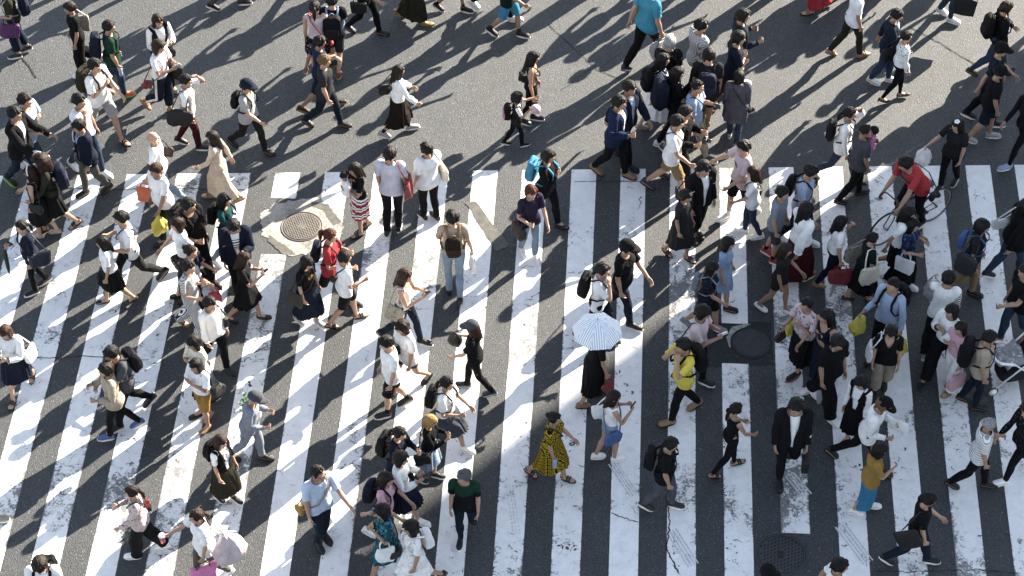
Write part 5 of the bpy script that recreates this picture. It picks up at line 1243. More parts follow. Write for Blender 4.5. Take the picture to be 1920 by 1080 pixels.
# ---- crossing, left part
P('p122', 9, 622, 222, 'woman at the left edge in a white blouse and black skirt holding a phone', 'f', H=1.62, hair='longb', hc='rb', top=('tucklong','W',N_,'wide'), bot=('skirt','navy'), shoe=('sandal','K'), leg='R', A=.7, la='ph', ra='ph', nod=14)
bag('p122','tote','sL','white bag on the shoulder of the woman at the left edge','W',.85,back=.1); phone('p122','L','dark phone of the woman at the left edge')
P('p123', 207, 662, 218, 'man in a dark blue shirt and black trousers bending under a full backpack', H=1.68, top=('tee','slate'), bot=('trou','K'), shoe=('sneak','K','W'), leg='L', A=.85, lean=7, nod=18, la='face')
backpack('p123','bulging black backpack on the bending man','K',1.0)
P('p124', 197, 692, 208, 'person in a loose beige jacket, black trousers and blue sneakers', 'f', H=1.66, hair='mid', hc='d', top=('long','beige',N_,'wide'), bot=('trou','K'), shoe=('sneak','blue','W'), leg='L', A=1.05, ra='arm', la='arm')
P('p125', 362, 641, 218, 'woman with a black bob in a cream blouse and navy skirt', 'f', H=1.58, hair='bob', top=('long','cream'), bot=('skirt','ddenim'), shoe=('flat','K'), leg='L', A=.6, la='chest', ra='chest', nod=12)
P('p126', 366, 684, 212, 'woman with long black hair in a white blouse and yellow shorts', 'f', H=1.58, hair='xlong', top=('croptee','W',N_,'wide'), bot=('shorts','mustard'), shoe=('flat','tan'), leg='L', A=.8, la='chest', ra='chest')
bag('p126','small','sL','black bag hanging beside the yellow shorts','K',1.2,back=.14)
P('p127', 394, 568, 318, 'man in a white shirt and black trousers with a dark bag strap', H=1.70, top=('long','W',N_,'loose'), bot=('trou','K'), shoe=('loafer','K'), leg='L', A=.6, la='dn', ra='dn')
bag('p127','brief','sL','thin black briefcase of the man in white shirt and black trousers','K',.9,back=.05)
P('p128', 723, 642, 210, 'young man in a pale blue white shirt and black patterned shorts', H=1.66, top=('polo','W',N_,'loose'), bot=('shorts','K','floral','grey'), shoe=('sneak','K','W'), sock='K', leg='L', A=.85, la='dn', ra='dn', nod=14)
bag('p128','hand','sR','black drawstring bag behind the young man in patterned shorts','K',.9,back=.2,drop=-.05)
P('p129', 753, 612, 220, 'woman with dark brown hair in a white open shirt and denim shorts', 'f', H=1.58, hair='bob', hc='d', top=('tee','W',N_,'wide'), bot=('hot','slate'), shoe=('flat','K'), leg='R', A=.8, la='dn', ra='dn', nod=16)
P('p130', 884, 612, 187, 'woman in a grey cap, black tee and black trousers striding left', 'f', H=1.66, hair='longb', hc='rb', cap=('cap','slate'), skin=0, top=('tee','K',N_,'loose'), bot=('trou','K'), shoe=('sneak','navy','lblue'), leg='R', A=1.0, la='fwd', ra='arm')
bag('p130','sack','R','soft black bag held in front of the woman in a grey cap','K',.62,drop=-.07)
P('p131', 839, 718, 338, 'schoolgirl with a ponytail in a white blouse and grey skirt', 'f', H=1.58, hair='lowpony', top=('croptee','W',N_,'loose'), bot=('pleat','slate'), shoe=('sneak','W'), leg='L', A=.9, la='fwd', ra='arm')
backpack('p131','black school backpack on the girl in a grey skirt','K',.95)
P('p132', 808, 789, 315, 'woman with a blond bob in a black leather jacket and denim skirt', 'f', H=1.54, hair='bob', hc='blond', skin=0, top=('long','K'), bot=('skirt','ldenim'), shoe=('sneak','navy','W'), leg='L', A=.6, la='ph', ra='ph', nod=14)
bag('p132','satchel','xR','black leather bag at the side of the blond woman','K',.8)
P('p133', 750, 812, 338, 'schoolgirl with a ponytail in a navy uniform jacket', 'f', H=1.56, hair='lowpony', top=('long','navy'), bot=('pleat','navy'), shoe=('loafer','K'), leg='R', A=.6, nod=16, la='ph', ra='dn')
backpack('p133','black backpack on the girl in navy uniform','K',1.05,'navy')
P('p134', 752, 858, 342, 'schoolgirl in a white blouse and navy skirt holding a phone', 'f', H=1.58, hair='bob', hc='d', skin=0, top=('tucklong','W'), bot=('pleat','navy'), shoe=('sneak','W'), leg='L', A=.85, la='ph', ra='ph')
phone('p134','R','phone held by the schoolgirl in a white blouse')
P('p135', 724, 897, 343, 'woman with brown hair in a bright pink polo shirt and dark shorts', 'f', H=1.58, hair='longb', hc='d', top=('polo','pink'), bot=('hot','slate'), shoe=('sneak','W'), leg='R', A=.7, la='fwd', ra='fwd')
backpack('p135','dark navy backpack on the woman in a pink polo shirt','navy',1.0)
P('p136', 715, 958, 203, 'woman in a short teal dress with a hand to her hair', 'f', H=1.58, hair='bob', top=('dress','teal','patch','loose','aqua',.40), bot=N_, shoe=('flat','K'), sock='W', leg='L', A=1.0, ra='ear', la='chest')
bag('p136','tote','eL','white cloth bag on the arm of the woman in the teal dress','W',.85); bag('p136','small','xL','pink and brown strap bag across the teal dress','brown',.8)
P('p137', 769, 988, 207, 'woman with black hair in a white embroidered dress', 'f', H=1.54, hair='bob', top=('dress','W','floral','loose','lpink',.46), bot=N_, shoe=('loafer','K'), leg='R', A=.9, la='dn')
backpack('p137','white backpack on the woman in an embroidered dress','W',.85)
# ---- crossing, bottom
P('p142', 246, 922, 217, 'woman in a pink flowered blouse and wide black trousers with a long stride', 'f', H=1.62, hair='lowpony', hc='d', top=('long',(.42,.34,.34),'floral','loose','smoke'), bot=('wide','K'), shoe=('sneak','W'), leg='L', A=1.1, ra='ph', la='fwd')
bag('p142','small','xR','black bag slung in front of the pink flowered blouse','K',1.3); bag('p142','flat','sR','red folder under the arm of the pink flowered blouse','red',.7)
P('p143', 367, 967, 208, 'woman with a brown ponytail in a white blouse holding an iced drink', 'f', H=1.58, hair='lowpony', hc='b', top=('tee','W',N_,'wide'), bot=('trou','greig'), shoe=('sneak','W'), leg='R', A=.6, ra='out', la='dn')
bag('p143','sack','sL','big pale pink sack on the back of the woman with the iced drink','lpink',1.45,back=.36,drop=-.12)
bag('p143','tote','L','bright pink cloth bag with a green handle at the bottom edge','hpink',1.2,strap='green',drop=-.06)
_p = PEOPLE['p143']; _a = to_local(_p, 'haR', [wrist(-1) + armdir(-1)*.11])[0]; _m = MB(); _n = MB()
_m.loft([ering(_a + (0, 0, z), r_, r_, 16) for z, r_ in ((-.09, .03), (-.085, .034), (.04, .045), (.045, .046))]); _n.loft([ering(_a + (0, 0, z), r_, r_, 16) for z, r_ in ((.046, .048), (.055, .047), (.075, .028))])
carried(_p, 'drink_cup', 'cup of red iced drink held out at the lower left', 'cup', N_, [('cup_body', _m.v, _m.f, plain('red_drink', (.45, .05, .05), .2), N_), ('lid', _n.v, _n.f, plain('clear_lid', (.8, .75, .75), .2), 0)], _a - (0, 0, .09))
P('p144', 74, 1060, 268, 'man in a white tee and face mask at the lower left corner', H=1.72, hair='mid', hc='d', top=('tee','W'), bot=('trou','K'), leg='L', A=.6, nod=22, mask=True, la='dn', ra='dn')
backpack('p144','backpack with black straps on the masked man','K',.9)
P('p145', -66, 852, 5, 'walker past the left edge of whom one beige trouser leg shows', H=1.70, top=('tee','W'), bot=('trou','sand'), shoe=('sneak','sand','W'), leg='L', A=.7)
P('p141', 414, 827, 322, 'woman with brown hair in a white flowered blouse and olive pinafore skirt', 'f', H=1.58, hair='longb', hc='b', top=('tee','W','floral','reg','K'), over=('vest','K'), bot=('pleatlong','olive'), shoe=('sneak','K','W'), leg='L', A=.75, la='dn', ra='dn')
backpack('p141','shiny black backpack on the woman in an olive pinafore skirt','K',1.0,'K2')
P('p140', 478, 746, 328, 'old man in a blue cap, denim shirt and grey jeans', H=1.68, cap=('cap','slate'), hair='crop', hc='g', top=('long','bgrey',N_,'loose'), bot=('trou','bgrey'), shoe=('loafer','K'), leg='L', A=1.05, la='arm', ra='arm', nod=20, lean=12)
P('p139', 596, 886, 305, 'man with a shaved head and glasses in a pale blue polo shirt', H=1.66, b=.93, hair='crop', glasses=True, top=('polo',(.36,.42,.52),N_,'loose'), bot=('trou','ddenim'), shoe=('loafer','K'), leg='r', A=.55, la='out', ra='dn', turn=30)
bag('p139','pouch','xR','mustard shoulder bag on the man in a pale blue polo shirt','mustard',1.1,strap='tan',back=.1)
P('p138', 869, 893, 262, 'man in a black tee with green shoulders and dark jeans', H=1.70, hair='short', hc='gg', skin=0, top=('tee','K','yoke','loose','green'), bot=('trou','ddenim'), shoe=('sneak','K','W'), leg='kl', A=.7, la='dn', ra='dn', turn=-40, b=.96)
# ---- crossing, middle and right
P('p90', 1121, 622, 12, 'woman in a long black skirt under a striped parasol', 'f', H=1.58, hair='bob', top=('tee','K'), bot=('midi','K'), shoe=('loafer','tan'), leg='L', A=.8, la='umb', ra='grip')
bag('p90','hand','R','red handbag of the woman under the parasol','dred',.8)
P('p91', 1280, 647, 202, 'young man in a bright yellow tee, black trousers and brown suede shoes', H=1.74, top=('tee','yellow'), bot=('trou','K'), shoe=('loafer','tan'), leg='L', A=1.15, ra='face', la='face', nod=12)
backpack('p91','black backpack on the man in the bright yellow tee','K',1.05)
P('p92', 1319, 585, 335, 'man in a pale pink tee holding a big white phone, black bag behind', H=1.70, hair='mid', top=('tee','lpink',N_,'loose'), bot=('trou','K'), shoe=('sneak','K','W'), leg='L', A=.5, la='ph', ra='ph', nod=14)
bag('p92','big','sR','black bag hanging below the pale pink tee','K',.9,back=.1); phone('p92','R','large white phone of the man in the pale pink tee','W')
P('p93', 1152, 743, 25, 'woman in a tank top and denim shorts with white sneakers using a phone', 'f', H=1.60, hair='longb', hc='d', top=('tank','W'), bot=('hot','ldenim'), shoe=('sneak','W'), leg='R', A=.5, la='ph', ra='ph', turn=-20)
bag('p93','tote','sL','white canvas bag on the shoulder above the denim shorts','W',.85,back=.06); bag('p93','brief','xR','flat blue bag in front of the denim shorts','blue',.7); phone('p93','R','phone of the woman in denim shorts')
P('p94', 1040, 784, 340, 'woman in a yellow and black printed dress with a low bun', 'f', H=1.60, b=1.12, hair='bun', top=('dress',(.29,.20,.01),'wax','loose','K',.62), bot=N_, shoe=('sandal','K'), leg='L', A=.95, la='fwd', ra='dn')
bag('p94','satchel','xL','dark brown bag worn over the yellow printed dress','dbrown',.75); bottle('p94','R','blue water bottle carried by the woman in the yellow printed dress','lblue')
P('p95', 1381, 766, 350, 'woman in a black tank top, slim black trousers and strap sandals', 'f', H=1.60, hair='lowpony', top=('tank','K'), bot=('legg','K'), shoe=('sandal','K'), leg='L', A=.95, la='fwd', ra='fwd')
P('p96', 1493, 762, 270, 'man in a black suit and white shirt walking straight down', H=1.72, top=('long','W'), over=('jacket','K'), bot=('trou','K'), shoe=('loafer','K'), leg='kl', A=.8, la='dn', ra='dn', nod=16)
bag('p96','brief','L','black document bag carried by the man in the black suit','K',.9)
P('p97', 1259, 832, 342, 'man in a black tee, grey trousers and black slip-on shoes', H=1.70, top=('tee','K',N_,'loose'), bot=('trou','smoke'), shoe=('sneak','char','W'), leg='L', A=.85, la='dn', ra='dn', nod=16, b=1.08)
backpack('p97','black backpack on the man in grey trousers','K',.95)
P('p98', 1512, 570, 217, 'woman in a colourful flowered blouse and long black skirt', 'f', H=1.58, hair='tied', top=('tee','lpink','floral','loose','navy'), bot=('midi','K'), shoe=('sneak','K','dred'), leg='L', A=.5, la='chest', ra='arm')
bag('p98','hand','R','brown bag in front of the flowered blouse','brown',.8); bag('p98','plastic','eR','yellow plastic bag behind the flowered blouse','yellow',.8)
P('p99', 1549, 592, 207, 'woman with long black hair in a navy dress carrying a pale umbrella', 'f', H=1.62, hair='xlong', top=('dresst','navy',N_,'loose',N_,.62), bot=N_, shoe=('sneak','W'), leg='L', A=.6, la=(8,10,0,10))
P('p100', 1572, 641, 305, 'person all in loose black listening to white earphones', 'm', H=1.70, hair='mid', extra='earphones', top=('tee','K',N_,'wide'), bot=('wide','K'), shoe=('sneak','W'), leg='R', A=.75, la='dn', ra='dn', nod=20)
P('p101', 1613, 716, 262, 'woman in a black pinafore dress over white sleeves', 'f', H=1.58, hair='bob', top=('tucklong','W'), over=('vest','K','loose'), bot=('midi','K'), shoe=('flat','K'), leg='R', A=.55, nod=20, la='dn', ra='dn')
P('p102', 1659, 758, 343, 'person in a black cap, white hooded shirt and black trousers holding papers', H=1.62, cap=('cap','K'), hair='mid', hc='l', top=('long','W',N_,'loose'), bot=('trou','K'), shoe=('boot','K'), leg='R', A=1.05, la='ph', ra='arm', nod=22, lean=12)
bag('p102','flat','L','white sheet of paper held below the black cap','W',.85)
P('p103', 1651, 843, 325, 'woman in a mustard blouse and long blue skirt with a hand at her ear', 'f', H=1.60, hair='bob', top=('tee','mustard','floral','wide','tan'), bot=('tight',(.03,.14,.25)), shoe=('sneak','W'), leg='L', A=.6, la='ear', ra='ph', nod=18)
P('p104', 1856, 795, 338, 'grey haired man in a white and grey striped shirt and dark trousers', H=1.68, hair='crop', hc='g', glasses=True, top=('tee','W','stripe','wide','lgrey'), bot=('trou','K'), shoe=('loafer','K'), leg='L', A=1.05, la='arm', ra='dn')
P('p105', 1742, 936, 350, 'man in a black tee and dark jeans with a black messenger bag', H=1.72, top=('tee','K',N_,'loose'), bot=('trou','ddenim'), shoe=('loafer','K','W'), leg='L', A=1.1, la='fwd', ra='dn', nod=16)
bag('p105','tote','sR','large black messenger bag behind the man in dark jeans, lower right','K',1.12,back=.2,drop=-.02,roll=-28)
P('p106', 1576, 1060, 350, 'man with black hair in a white shirt at the bottom edge', H=1.70, top=('tee','W'), bot=('trou','K'), leg='L', A=.7)
P('p107', 1441, 1074, 300, 'person in a shiny black cap at the bottom edge by the slotted cover', H=1.66, cap=('cap','K'), top=('tee','K'), bot=('trou','K'), leg='L', A=.6)
P('p108', 1674, 534, 228, 'man in a pale blue long sleeved shirt carrying two yellow bags', H=1.72, hair='crop', top=('long','lblue',N_,'reg'), bot=('trou','K'), shoe=('loafer','K'), leg='R', A=.5, la='grip', ra=(10,10,0,72), b=1.02)
backpack('p108','black backpack on the man carrying two yellow bags','K',1.0); bag('p108','plastic','L','yellow plastic bag hanging at the left hand of the pale blue shirt','yellow',1.15); bag('p108','plastic','R','yellow plastic bag held forward by the man in the pale blue shirt','yellow',1.1)
P('p109', 1637, 446, 340, 'woman with tied black hair in a dark green tee and long black skirt', 'f', H=1.58, hair='tied', b=1.1, top=('tee','dgreen'), bot=('midi','K'), shoe=('flat','brown'), leg='R', A=.8, la='dn', ra='dn')
bag('p109','tote','sR','woven cream bag of the woman in the dark green tee','cream',1.0,'woven','sand'); bag('p109','tote','sL','flowered cloth bag behind the dark green tee','sand',.95,'floral','grey',back=.2)
P('p110', 1578, 415, 342, 'woman with black hair in a white blouse and navy trousers raising a hand', 'f', H=1.60, hair='longb', top=('croptee','W',N_,'loose'), bot=('trou','navy'), shoe=('flat','tan'), leg='L', A=.8, la='up', ra='grip', b=1.05)
bag('p110','duffel','R','red travel bag carried by the woman in navy trousers','dred',.85)
P('p112', 1704, 398, 340, 'woman in a white top with a pink strap, partly hidden behind a blue top', 'f', H=1.60, hair='longb', top=('tee','W'), bot=('skirt','K'), shoe=('sneak','slate'), leg='kl', A=.8)
P('p113', 1713, 421, 342, 'woman with long black hair in a bright blue top and long black skirt', 'f', H=1.60, hair='xlong', top=('tee','navyb','patch','loose','blue'), bot=('maxi','K'), shoe=('sneak','W'), leg='L', A=.7, la='ph', ra='arm')
bag('p113','box','eR','white shopping bag on the arm of the bright blue top','W',.72)
P('p114', 1843, 423, 335, 'woman with a dark bob in a charcoal tee and brown trousers', 'f', H=1.64, hair='bob', top=('tee','char'), bot=('trou','khaki'), shoe=('loafer','K'), leg='L', A=.4, la='dn', ra='dn', b=1.06)
bag('p114','tote','sR','large flat grey bag on the shoulder of the charcoal tee','dgrey',1.12); backpack('p114','small blue backpack behind the woman in brown trousers','blue',.7)
P('p115', 1779, 520, 70, 'person in a white boat neck top with black striped sleeves from behind', H=1.66, top=('long','W','lower','loose','K'), bot=('wide','K'), shoe=('sneak','lgrey','W'), leg='kl', A=.7, la='out', ra='dn')
bag('p115','plastic','L','clear plastic bag held by the person with striped sleeves','lgrey',1.15)
P('p116', 1784, 582, 218, 'woman in a flowing white blouse and black trousers, behind white wide trousers', 'f', H=1.60, hair='longb', top=('tucklong','W',N_,'wide'), bot=('wide','K'), shoe=('flat','K'), leg='R', A=.9, la='chest', ra='chest')
P('p117', 1801, 614, 215, 'woman in a dusty pink blouse and wide white trousers', 'f', H=1.60, hair='longb', hc='d', top=('croptee','pink','lace','loose','lpink'), bot=('wide','W'), shoe=('sandal','tan','tan'), leg='L', A=.5, la='dn', ra='chest')
bag('p117','tote','L','dusty pink bag hanging before wide white trousers','pink',.95)
P('p118', 1857, 632, 22, 'man in a beige tee and dark jeans under a black backpack', H=1.70, top=('tee','beige'), bot=('trou','ddenim'), shoe=('loafer','K'), leg='R', A=.85, la='dn', ra='dn', b=1.06)
backpack('p118','large black backpack on the man in a beige tee','K',1.2,'K2')
P('p121', 1671, 623, 262, 'woman in a black v-neck tee and wide khaki trousers', 'f', H=1.64, hair='mid', top=('vneck','K',N_,'loose'), bot=('crop','sand'), shoe=('loafer','K'), leg='kl', A=.4, nod=18, la='dn', ra='dn')
bag('p121','tote','sR','white cloth bag hanging by the wide khaki trousers','W',.9)
P('p119', 1924, 385, 15, 'woman at the right edge in a big black top and jeans', 'f', H=1.66, hair='longb', b=1.14, top=('long','K',N_,'wide'), bot=('trou','denim'), shoe=('sneak','navy','W'), leg='R', A=.7)
bag('p119','hand','sL','white and black bag of the woman in a big black top','W',.9,back=.2)
P('p119b', 1922, 508, 200, 'person at the right edge in a black tee and jeans pushing a pushchair', H=1.66, hc='d', b=1.1, top=('tee','K'), bot=('trou','denim'), shoe=('sandal','tan','tan'), leg='R', A=.6, la='push', ra='dn')
P('p120', 1928, 770, 200, 'dark haired person cut off by the right edge below the pushchair', 'f', H=1.60, hair='curly', hc='b', top=('long','K','floral','loose','grey'), bot=('trou','K'), leg='L', A=.7)
# ------------------------------------------------------------------ carried children
def carried_child(pk, key, label, at, hd_off, top, bot, hair='short', sex='f', H=.82):
    p = PEOPLE[pk]; k = p['k']; w_ = world(p, to_local(p, 'chest', [at])[0])
    q = P(key, 0, 0, math.degrees(p['hd']) + hd_off, label, sex, H=H, hair=hair, top=top, bot=bot, shoe=('sneak', 'W'), leg='sit', A=1.0, la='carry', ra='chest', lean=-4, nod=6, b=1.12,
          base=(w_[0], w_[1], w_[2]-.95*H/1.7), group=None)
carried_child('p30', 'baby', 'baby in white clothes held against the shoulder of the woman in a striped skirt', (.24, .03, 1.20), 170, ('tee', 'W'), ('shorts', 'lgrey'), 'short')
carried_child('p75', 'toddler', 'small child in a pink top carried by the balding man', (.24, .06, 1.14), 160, ('tee', 'hpink', 'floral', 'reg', 'W'), ('trou', 'bgrey'), 'mid')
# ------------------------------------------------------------------ striped parasol
def parasol(pk, label):
    p = PEOPLE[pk]; h = to_local(p, 'haL', [wrist(1) + armdir(1)*.09])[0]
    g = ground(1120.5, 613, 1.86); loc = world(p, (0, 0, 0)); Rt = p['Rz'].T
    c = Rt @ (np.array([g[0], g[1], 1.86]) - p['loc'])               # canopy middle in her frame
    n, m, R0 = 8, 8, .375; V, Rr, Fc = [], [], []; sub = 8
    for ring_ in range(m+1):
        t = ring_/m
        for i in range(n*sub):
            a = 2*math.pi*i/(n*sub); u = (i % sub)/sub; am = 2*math.pi*(i//sub + .5)/n
            rr = R0*t*(math.cos(math.pi/n)/math.cos(a-am)); sag = math.sin(math.pi*u)
            z = .15 - .235*t**1.75 - .018*sag*t
            if ring_ == m: rr *= 1 - .035*sag; z -= .012*(1 - abs(math.sin(3*math.pi*u)))
            V.append(c + np.array([rr*math.cos(a), rr*math.sin(a), z])); Rr.append((0, rr*math.sin(a-am), .25))
    for r_ in range(m):
        for i in range(n*sub):
            a, b2 = r_*n*sub+i, r_*n*sub+(i+1) % (n*sub); Fc.append((a, b2, b2+n*sub, a+n*sub))
    sh, ri, ha, ti = MB(), MB(), MB(), MB()
    sh.tube([h*1.0 + (0, 0, -.02), c + (0, 0, .15)], .006, 8); ha.tube([h + (0, 0, -.12), h + (0, 0, -.05), h + (0, 0, .01)], [.013, .016, .013], 10); ti.tube([c + (0, 0, .15), c + (0, 0, .20)], [.008, .003], 8)
    for i in range(n):
        a = 2*math.pi*i/n; ri.tube([c + (R0*t*math.cos(a), R0*t*math.sin(a), .15 - .235*t**1.75 - .006) for t in (0.02, .25, .5, .75, .98)], .0035, 5)
    mt = plain('parasol_metal', (.3, .3, .3), .35, .8)
    carried(p, 'parasol', label, 'parasol', None, [('canopy', V, Fc, M_PAR, None), ('shaft', sh.v, sh.f, mt, None), ('ribs', ri.v, ri.f, mt, 0), ('handle', ha.v, ha.f, plain('parasol_handle', 'brown', .5), 1), ('tip', ti.v, ti.f, mt, 0)], h - (0, 0, .12))
    o = bpy.data.objects['canopy']; at = o.data.attributes['rest']; at.data.foreach_set('vector', np.array(Rr, dtype=np.float32).ravel())
M_PAR, N, L, Pn = newmat('striped_parasol_cloth'); b = NB(M_PAR); y = b.xyz(b.rest())[1]
f = b.math('GREATER_THAN', b.math('FRACT', b.math('MULTIPLY', y, 30.0)), .48); L.new(b.mix(f, (.78, .78, .78), (.40, .45, .53)), Pn.inputs['Base Color']); Pn.inputs['Roughness'].default_value = .8
parasol('p90', 'open white parasol with fine blue stripes and a scalloped edge')
# ------------------------------------------------------------------ furled umbrellas
def furled(pk, q, label, col, ln=.62, tilt=(0, 0), fat=.03):
    p = PEOPLE[pk]; s = 1 if q == 'L' else -1; a = to_local(p, 'ha'+q, [wrist(s) + armdir(s)*.095])[0]
    d = np.array([tilt[0], tilt[1], -1.0]); d /= np.linalg.norm(d); b_, h_, t_ = MB(), MB(), MB()
    b_.tube([a + d*ln*t for t in (.12, .16, .4, .7, .9, .94)], [.012, fat*.8, fat, fat*.8, fat*.4, .006], 12)
    h_.tube([a - d*.02, a + d*.14], .012, 8); t_.tube([a + d*ln*.93, a + d*ln], .005, 6)
    e_ = carried(p, 'folded_umbrella', label, 'umbrella', None, [('furled_cloth', b_.v, b_.f, fabric(col, rough=.6), None), ('handle', h_.v, h_.f, plain('umbrella_handle', 'K', .4), None), ('tip', t_.v, t_.f, plain('umbrella_tip', 'silver', .3, .8), 0)], a + d*ln)
furled('p17', 'R', 'black furled umbrella pointing down at the left edge', 'K', .62, (.03, .02), .036)
furled('p99', 'L', 'pale grey patterned umbrella hanging beside the navy dress', 'lgrey', .82, (.10, .05), .075)
furled('p110', 'R', 'thin grey umbrella hanging below the red travel bag', 'lgrey', .85, (-.15, 0), .028)
# ------------------------------------------------------------------ a bunch of greens carried by the old man
def greens():
    p = PEOPLE['p140']; r = random.Random(4); fo, sk = MB(), MB(); c = to_local(p, 'chest', [(.0, .30, 1.0)])[0]
    sk.loft([ering(c + (0, 0, z), rr, rr*.8, 16) for z, rr in ((-.24, .09), (-.2, .12), (-.05, .13), (0, .12))])
    for i in range(170):
        a, e_ = r.uniform(0, 6.28), r.uniform(.2, 1.5); rad = r.uniform(.05, .19); q = c + np.array([rad*math.cos(a)*math.sin(e_)*1.1, rad*math.sin(a)*math.sin(e_), .02 + rad*math.cos(e_)*1.1])
        u = np.array([r.gauss(0, 1), r.gauss(0, 1), r.gauss(0, 1)]); u /= np.linalg.norm(u); v = np.cross(u, (r.gauss(0, 1), r.gauss(0, 1), 1)); v /= np.linalg.norm(v); w2 = np.cross(u, v)*.006
        fo.put([q - u*.035, q + v*.018 + w2, q + u*.035, q - v*.018 + w2], [(0, 1, 2, 3)])
    e_ = carried(p, 'leafy_greens', 'leafy green plants in a bag carried by the old man in a blue cap', 'plant', None, [('leaves', fo.v, fo.f, plain('leaf_green', (.06, .16, .03), .6), None), ('bag', sk.v, sk.f, fabric('W'), None)], c - (0, 0, .24))
greens()
# ------------------------------------------------------------------ bicycle and its rider
def bicycle():
    f_ = ground(1655, 457); r_w = .335; hd = D(212)                  # front wheel's ground point and heading
    fw = np.array([math.cos(hd), math.sin(hd), 0]); base = f_ - fw*.50
    e = empty('bicycle', base, hd, 'black road bicycle under the rider in a red shirt', 'bicycle')
    blk, met, rub = plain('bike_paint', (.012, .012, .014), .3), plain('bike_metal', (.35, .35, .36), .3, .9), plain('tyre_black', (.014, .014, .014), .8)
    F_, R_ = np.array([.50, 0, r_w]), np.array([-.50, 0, r_w])
    for c in (F_, R_):
        ci = lambda r, k, y=0: c + np.array([r*math.cos(2*math.pi*k/48), y, r*math.sin(2*math.pi*k/48)])
        ty, rm, sp = MB(), MB(), MB()
        ty.tube([ci(r_w-.014, k) for k in range(49)], .014, 8, False); rm.tube([ci(r_w-.033, k) for k in range(49)], .009, 6, False)
        for k in range(0, 48, 2): sp.tube([c + (0, .02*(-1)**(k//2), 0), ci(r_w-.036, k)], .0013, 4)
        sp.tube([c + (0, -.04, 0), c + (0, .04, 0)], .018, 10)
        wh = ty.build('wheel', rub, e); rm.build('rim', met, wh); sp.build('spokes', met, wh)
    bb, st, hd_t, hd_b = np.array([-.08, 0, .29]), np.array([-.22, 0, .78]), np.array([.33, 0, .80]), np.array([.36, 0, .68])
    fr = MB()
    for a, b2, rr in ((bb, st, .015), (st + (.02, 0, -.05), hd_t, .014), (bb, hd_b, .017), (hd_b, hd_t, .018)): fr.tube([a, b2], rr, 8)
    for y in (.05, -.05): fr.tube([bb + (0, y*.5, 0), R_ + (0, y, 0)], .009, 6); fr.tube([st + (.01, y*.3, -.08), R_ + (0, y, 0)], .008, 6)
    fr.build('frame', blk, e)
    fk = MB()
    for y in (.05, -.05): fk.tube([hd_b + (0, y*.6, -.01), hd_b + (.04, y, -.15), F_ + (0, y, 0)], .010, 6)
    fk.build('fork', blk, e)
    hb = MB(); hb.tube([hd_t, hd_t + (.02, 0, .10), hd_t + (.08, 0, .13)], .013, 8)
    for s in (1, -1): hb.tube([hd_t + (.08, 0, .13), hd_t + (.09, s*.17, .13), hd_t + (.13, s*.21, .13), hd_t + (.19, s*.21, .11), hd_t + (.2, s*.21, .04), hd_t + (.13, s*.21, .0)], .012, 8)
    hb.build('handlebar', blk, e)
    sd = MB(); sd.loft([ering((x, 0, .90+z), .018, w2, 12, u=(0, 0, 1), v=(0, 1, 0)) for x, w2, z in ((-.36, .03, .01), (-.33, .07, .01), (-.25, .06, .0), (-.15, .025, .0), (-.08, .015, -.005))]); sd.tube([st + (0, 0, -.02), (-.25, 0, .89)], .012, 8); sd.build('saddle', blk, e)
    cr = MB(); cr.tube([bb + (0, .05, 0), bb + (0, -.05, 0)], .03, 12); cr.tube([bb + (0, -.06, 0), bb + (.1, -.06, -.14)], .009, 6); cr.tube([bb + (0, .06, 0), bb + (-.1, .06, .14)], .009, 6)
    cr.tube([bb + np.array([.09*math.cos(k*.2618), -.05, .09*math.sin(k*.2618)]) for k in range(25)], .004, 5); cr.build('crank', met, e)
    for s in (1, -1):
        pd = MB(); pd.box(bb + (.1*(-s)*-1 if s < 0 else -.1, s*.11, -.14 if s < 0 else .14), (.045, .04, .01)); pd.build('pedal', rub, e)
    # rider astride, one foot on the ground, leaning to the bars
    p = P('rider', 1697, 306, 212, 'cyclist in a red tee and black trousers leaning over his handlebars', 'm', H=1.76, b=1.04, top=('tee', 'red'), bot=('trou', 'K'), shoe=('sneak', 'K', 'W'), leg='bike', A=1.0,
          la=(82, 14, 6, 12), ra=(66, 2, 8, 14), lean=42, nod=6, turn=-14, hair='short', group=None)
    bag('rider', 'pouch', 'xL', 'black strap bag slung across the back of the cyclist', 'K', 1.2, back=.15)
bicycle()
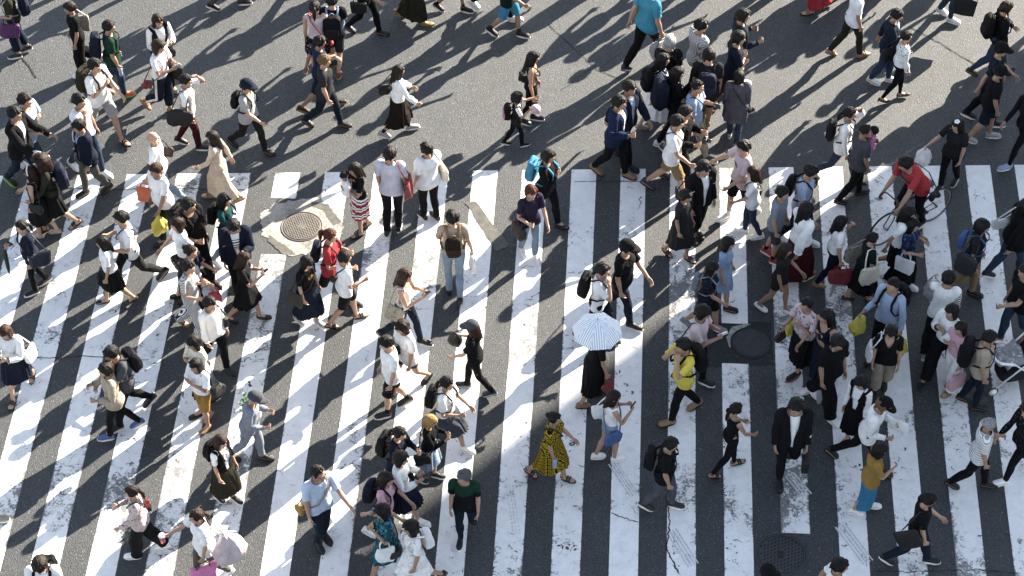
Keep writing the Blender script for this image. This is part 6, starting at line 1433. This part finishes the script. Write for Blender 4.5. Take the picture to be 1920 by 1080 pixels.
# ------------------------------------------------------------------ pushchair at the right edge
def pushchair():
    g = ground(1893, 712); e = empty('pushchair', g, D(195), 'pushchair with a white frame and pale blanket at the right edge', 'pushchair')
    wt, rub = plain('pushchair_white', (.75, .75, .75), .4), plain('pushchair_tyre', (.05, .05, .05), .7)
    fr = MB()
    for s in (1, -1):
        fr.tube([(.38, s*.22, .12), (-.05, s*.23, .55), (-.42, s*.23, .98)], .014, 8); fr.tube([(-.38, s*.22, .12), (.02, s*.23, .52), (.12, s*.23, .62)], .012, 8)
    fr.tube([(-.42, .23, .98), (-.46, .16, 1.02), (-.46, -.16, 1.02), (-.42, -.23, .98)], .016, 8)
    fr.tube([(.12, .23, .62), (.36, .23, .72), (.42, .16, .74), (.42, -.16, .74), (.36, -.23, .72), (.12, -.23, .62)], .022, 10); fr.build('frame', wt, e)
    for x in (.38, -.38):
        for s in (1, -1):
            w_ = MB(); w_.tube([(x + .075*math.cos(k*.3927), s*.22, .09 + .075*math.sin(k*.3927)) for k in range(17)], .016, 8, False); wo = w_.build('wheel', rub, e)
            h_ = MB(); h_.tube([(x, s*.22-.02, .09), (x, s*.22+.02, .09)], .06, 14); h_.build('hub', wt, wo)
    st = MB(); st.loft([ering((x, 0, z), .03, .20, 16, u=(.3, 0, 1), v=(0, 1, 0), e=.5) for x, z in ((.22, .40), (.12, .42), (-.1, .44), (-.2, .6), (-.32, .88))]); st.build('seat', fabric('char'), e)
    V, Fc = rbox((.12, 0, .56), (.22, .2, .07), .6, lump=.03, seed=3); link_mesh('blanket', V, Fc, fabric('lgrey', 'floral', 'W'), e)
    bk = MB(); bk.loft([ering((0, 0, z), a, .17, 16, e=.5) for z, a in ((.16, .2), (.18, .24), (.3, .26))]); bk.build('basket', fabric('dgrey'), e)
pushchair()

def camera_held(pk, label):
    p = PEOPLE[pk]; a = (to_local(p, 'haL', [wrist(1) + armdir(1)*.11])[0] + to_local(p, 'haR', [wrist(-1) + armdir(-1)*.11])[0])/2
    V, Fc = rbox(a, (.035, .07, .048), .3); ln, vf = MB(), MB(); ln.tube([a + (.02, 0, 0), a + (.085, 0, 0), a + (.10, 0, 0)], [.034, .036, .033], 14); vf.box(a + (0, 0, .056), (.022, .022, .012), .7)
    carried(p, 'photo_camera', label, 'camera', None, [('camera_body', V, Fc, plain('camera_black', 'K', .4), None), ('lens', ln.v, ln.f, plain('lens_black', (.02, .02, .022), .2), 0), ('viewfinder', vf.v, vf.f, plain('camera_black', 'K', .4), 0)], a - (0, 0, .048))
camera_held('p58', 'black camera held before the man in dark sunglasses')
# ------------------------------------------------------------------ walkers just beyond the top edge, whose long shadows fall into the picture
_r = random.Random(9)
for n_, (px_, py_) in enumerate([(150, -40), (250, -30), (90, -75), (330, -95), (470, -45), (530, -75), (598, -12), (657, -113), (1570, -14), (1635, -72), (1090, -70), (1215, -95), (1352, -34), (1316, -54), (1420, -75), (1500, -50), (1600, -60), (1665, -38), (1985, 60), (2010, 20), (705, -62), (880, -92), (960, -118), (1150, -48), (1262, -50), (1455, -26), (1722, -58), (1765, -112), (1845, -76), (2030, 95)]):
    g_ = ground(px_, py_); s_ = 'mf'[n_ % 2]
    P('off%d' % n_, 0, 0, _r.choice((200, 210, 340, 350)), 'walker beyond the picture\'s edge, seen only by a long shadow on the road', s_, base=(g_[0], g_[1], 0), hair='short' if s_ == 'm' else 'longb',
      top=('tee', 'slate'), bot=('trou', 'K'), leg='LR'[n_ % 2], A=.8, group='walkers outside the frame casting shadows')
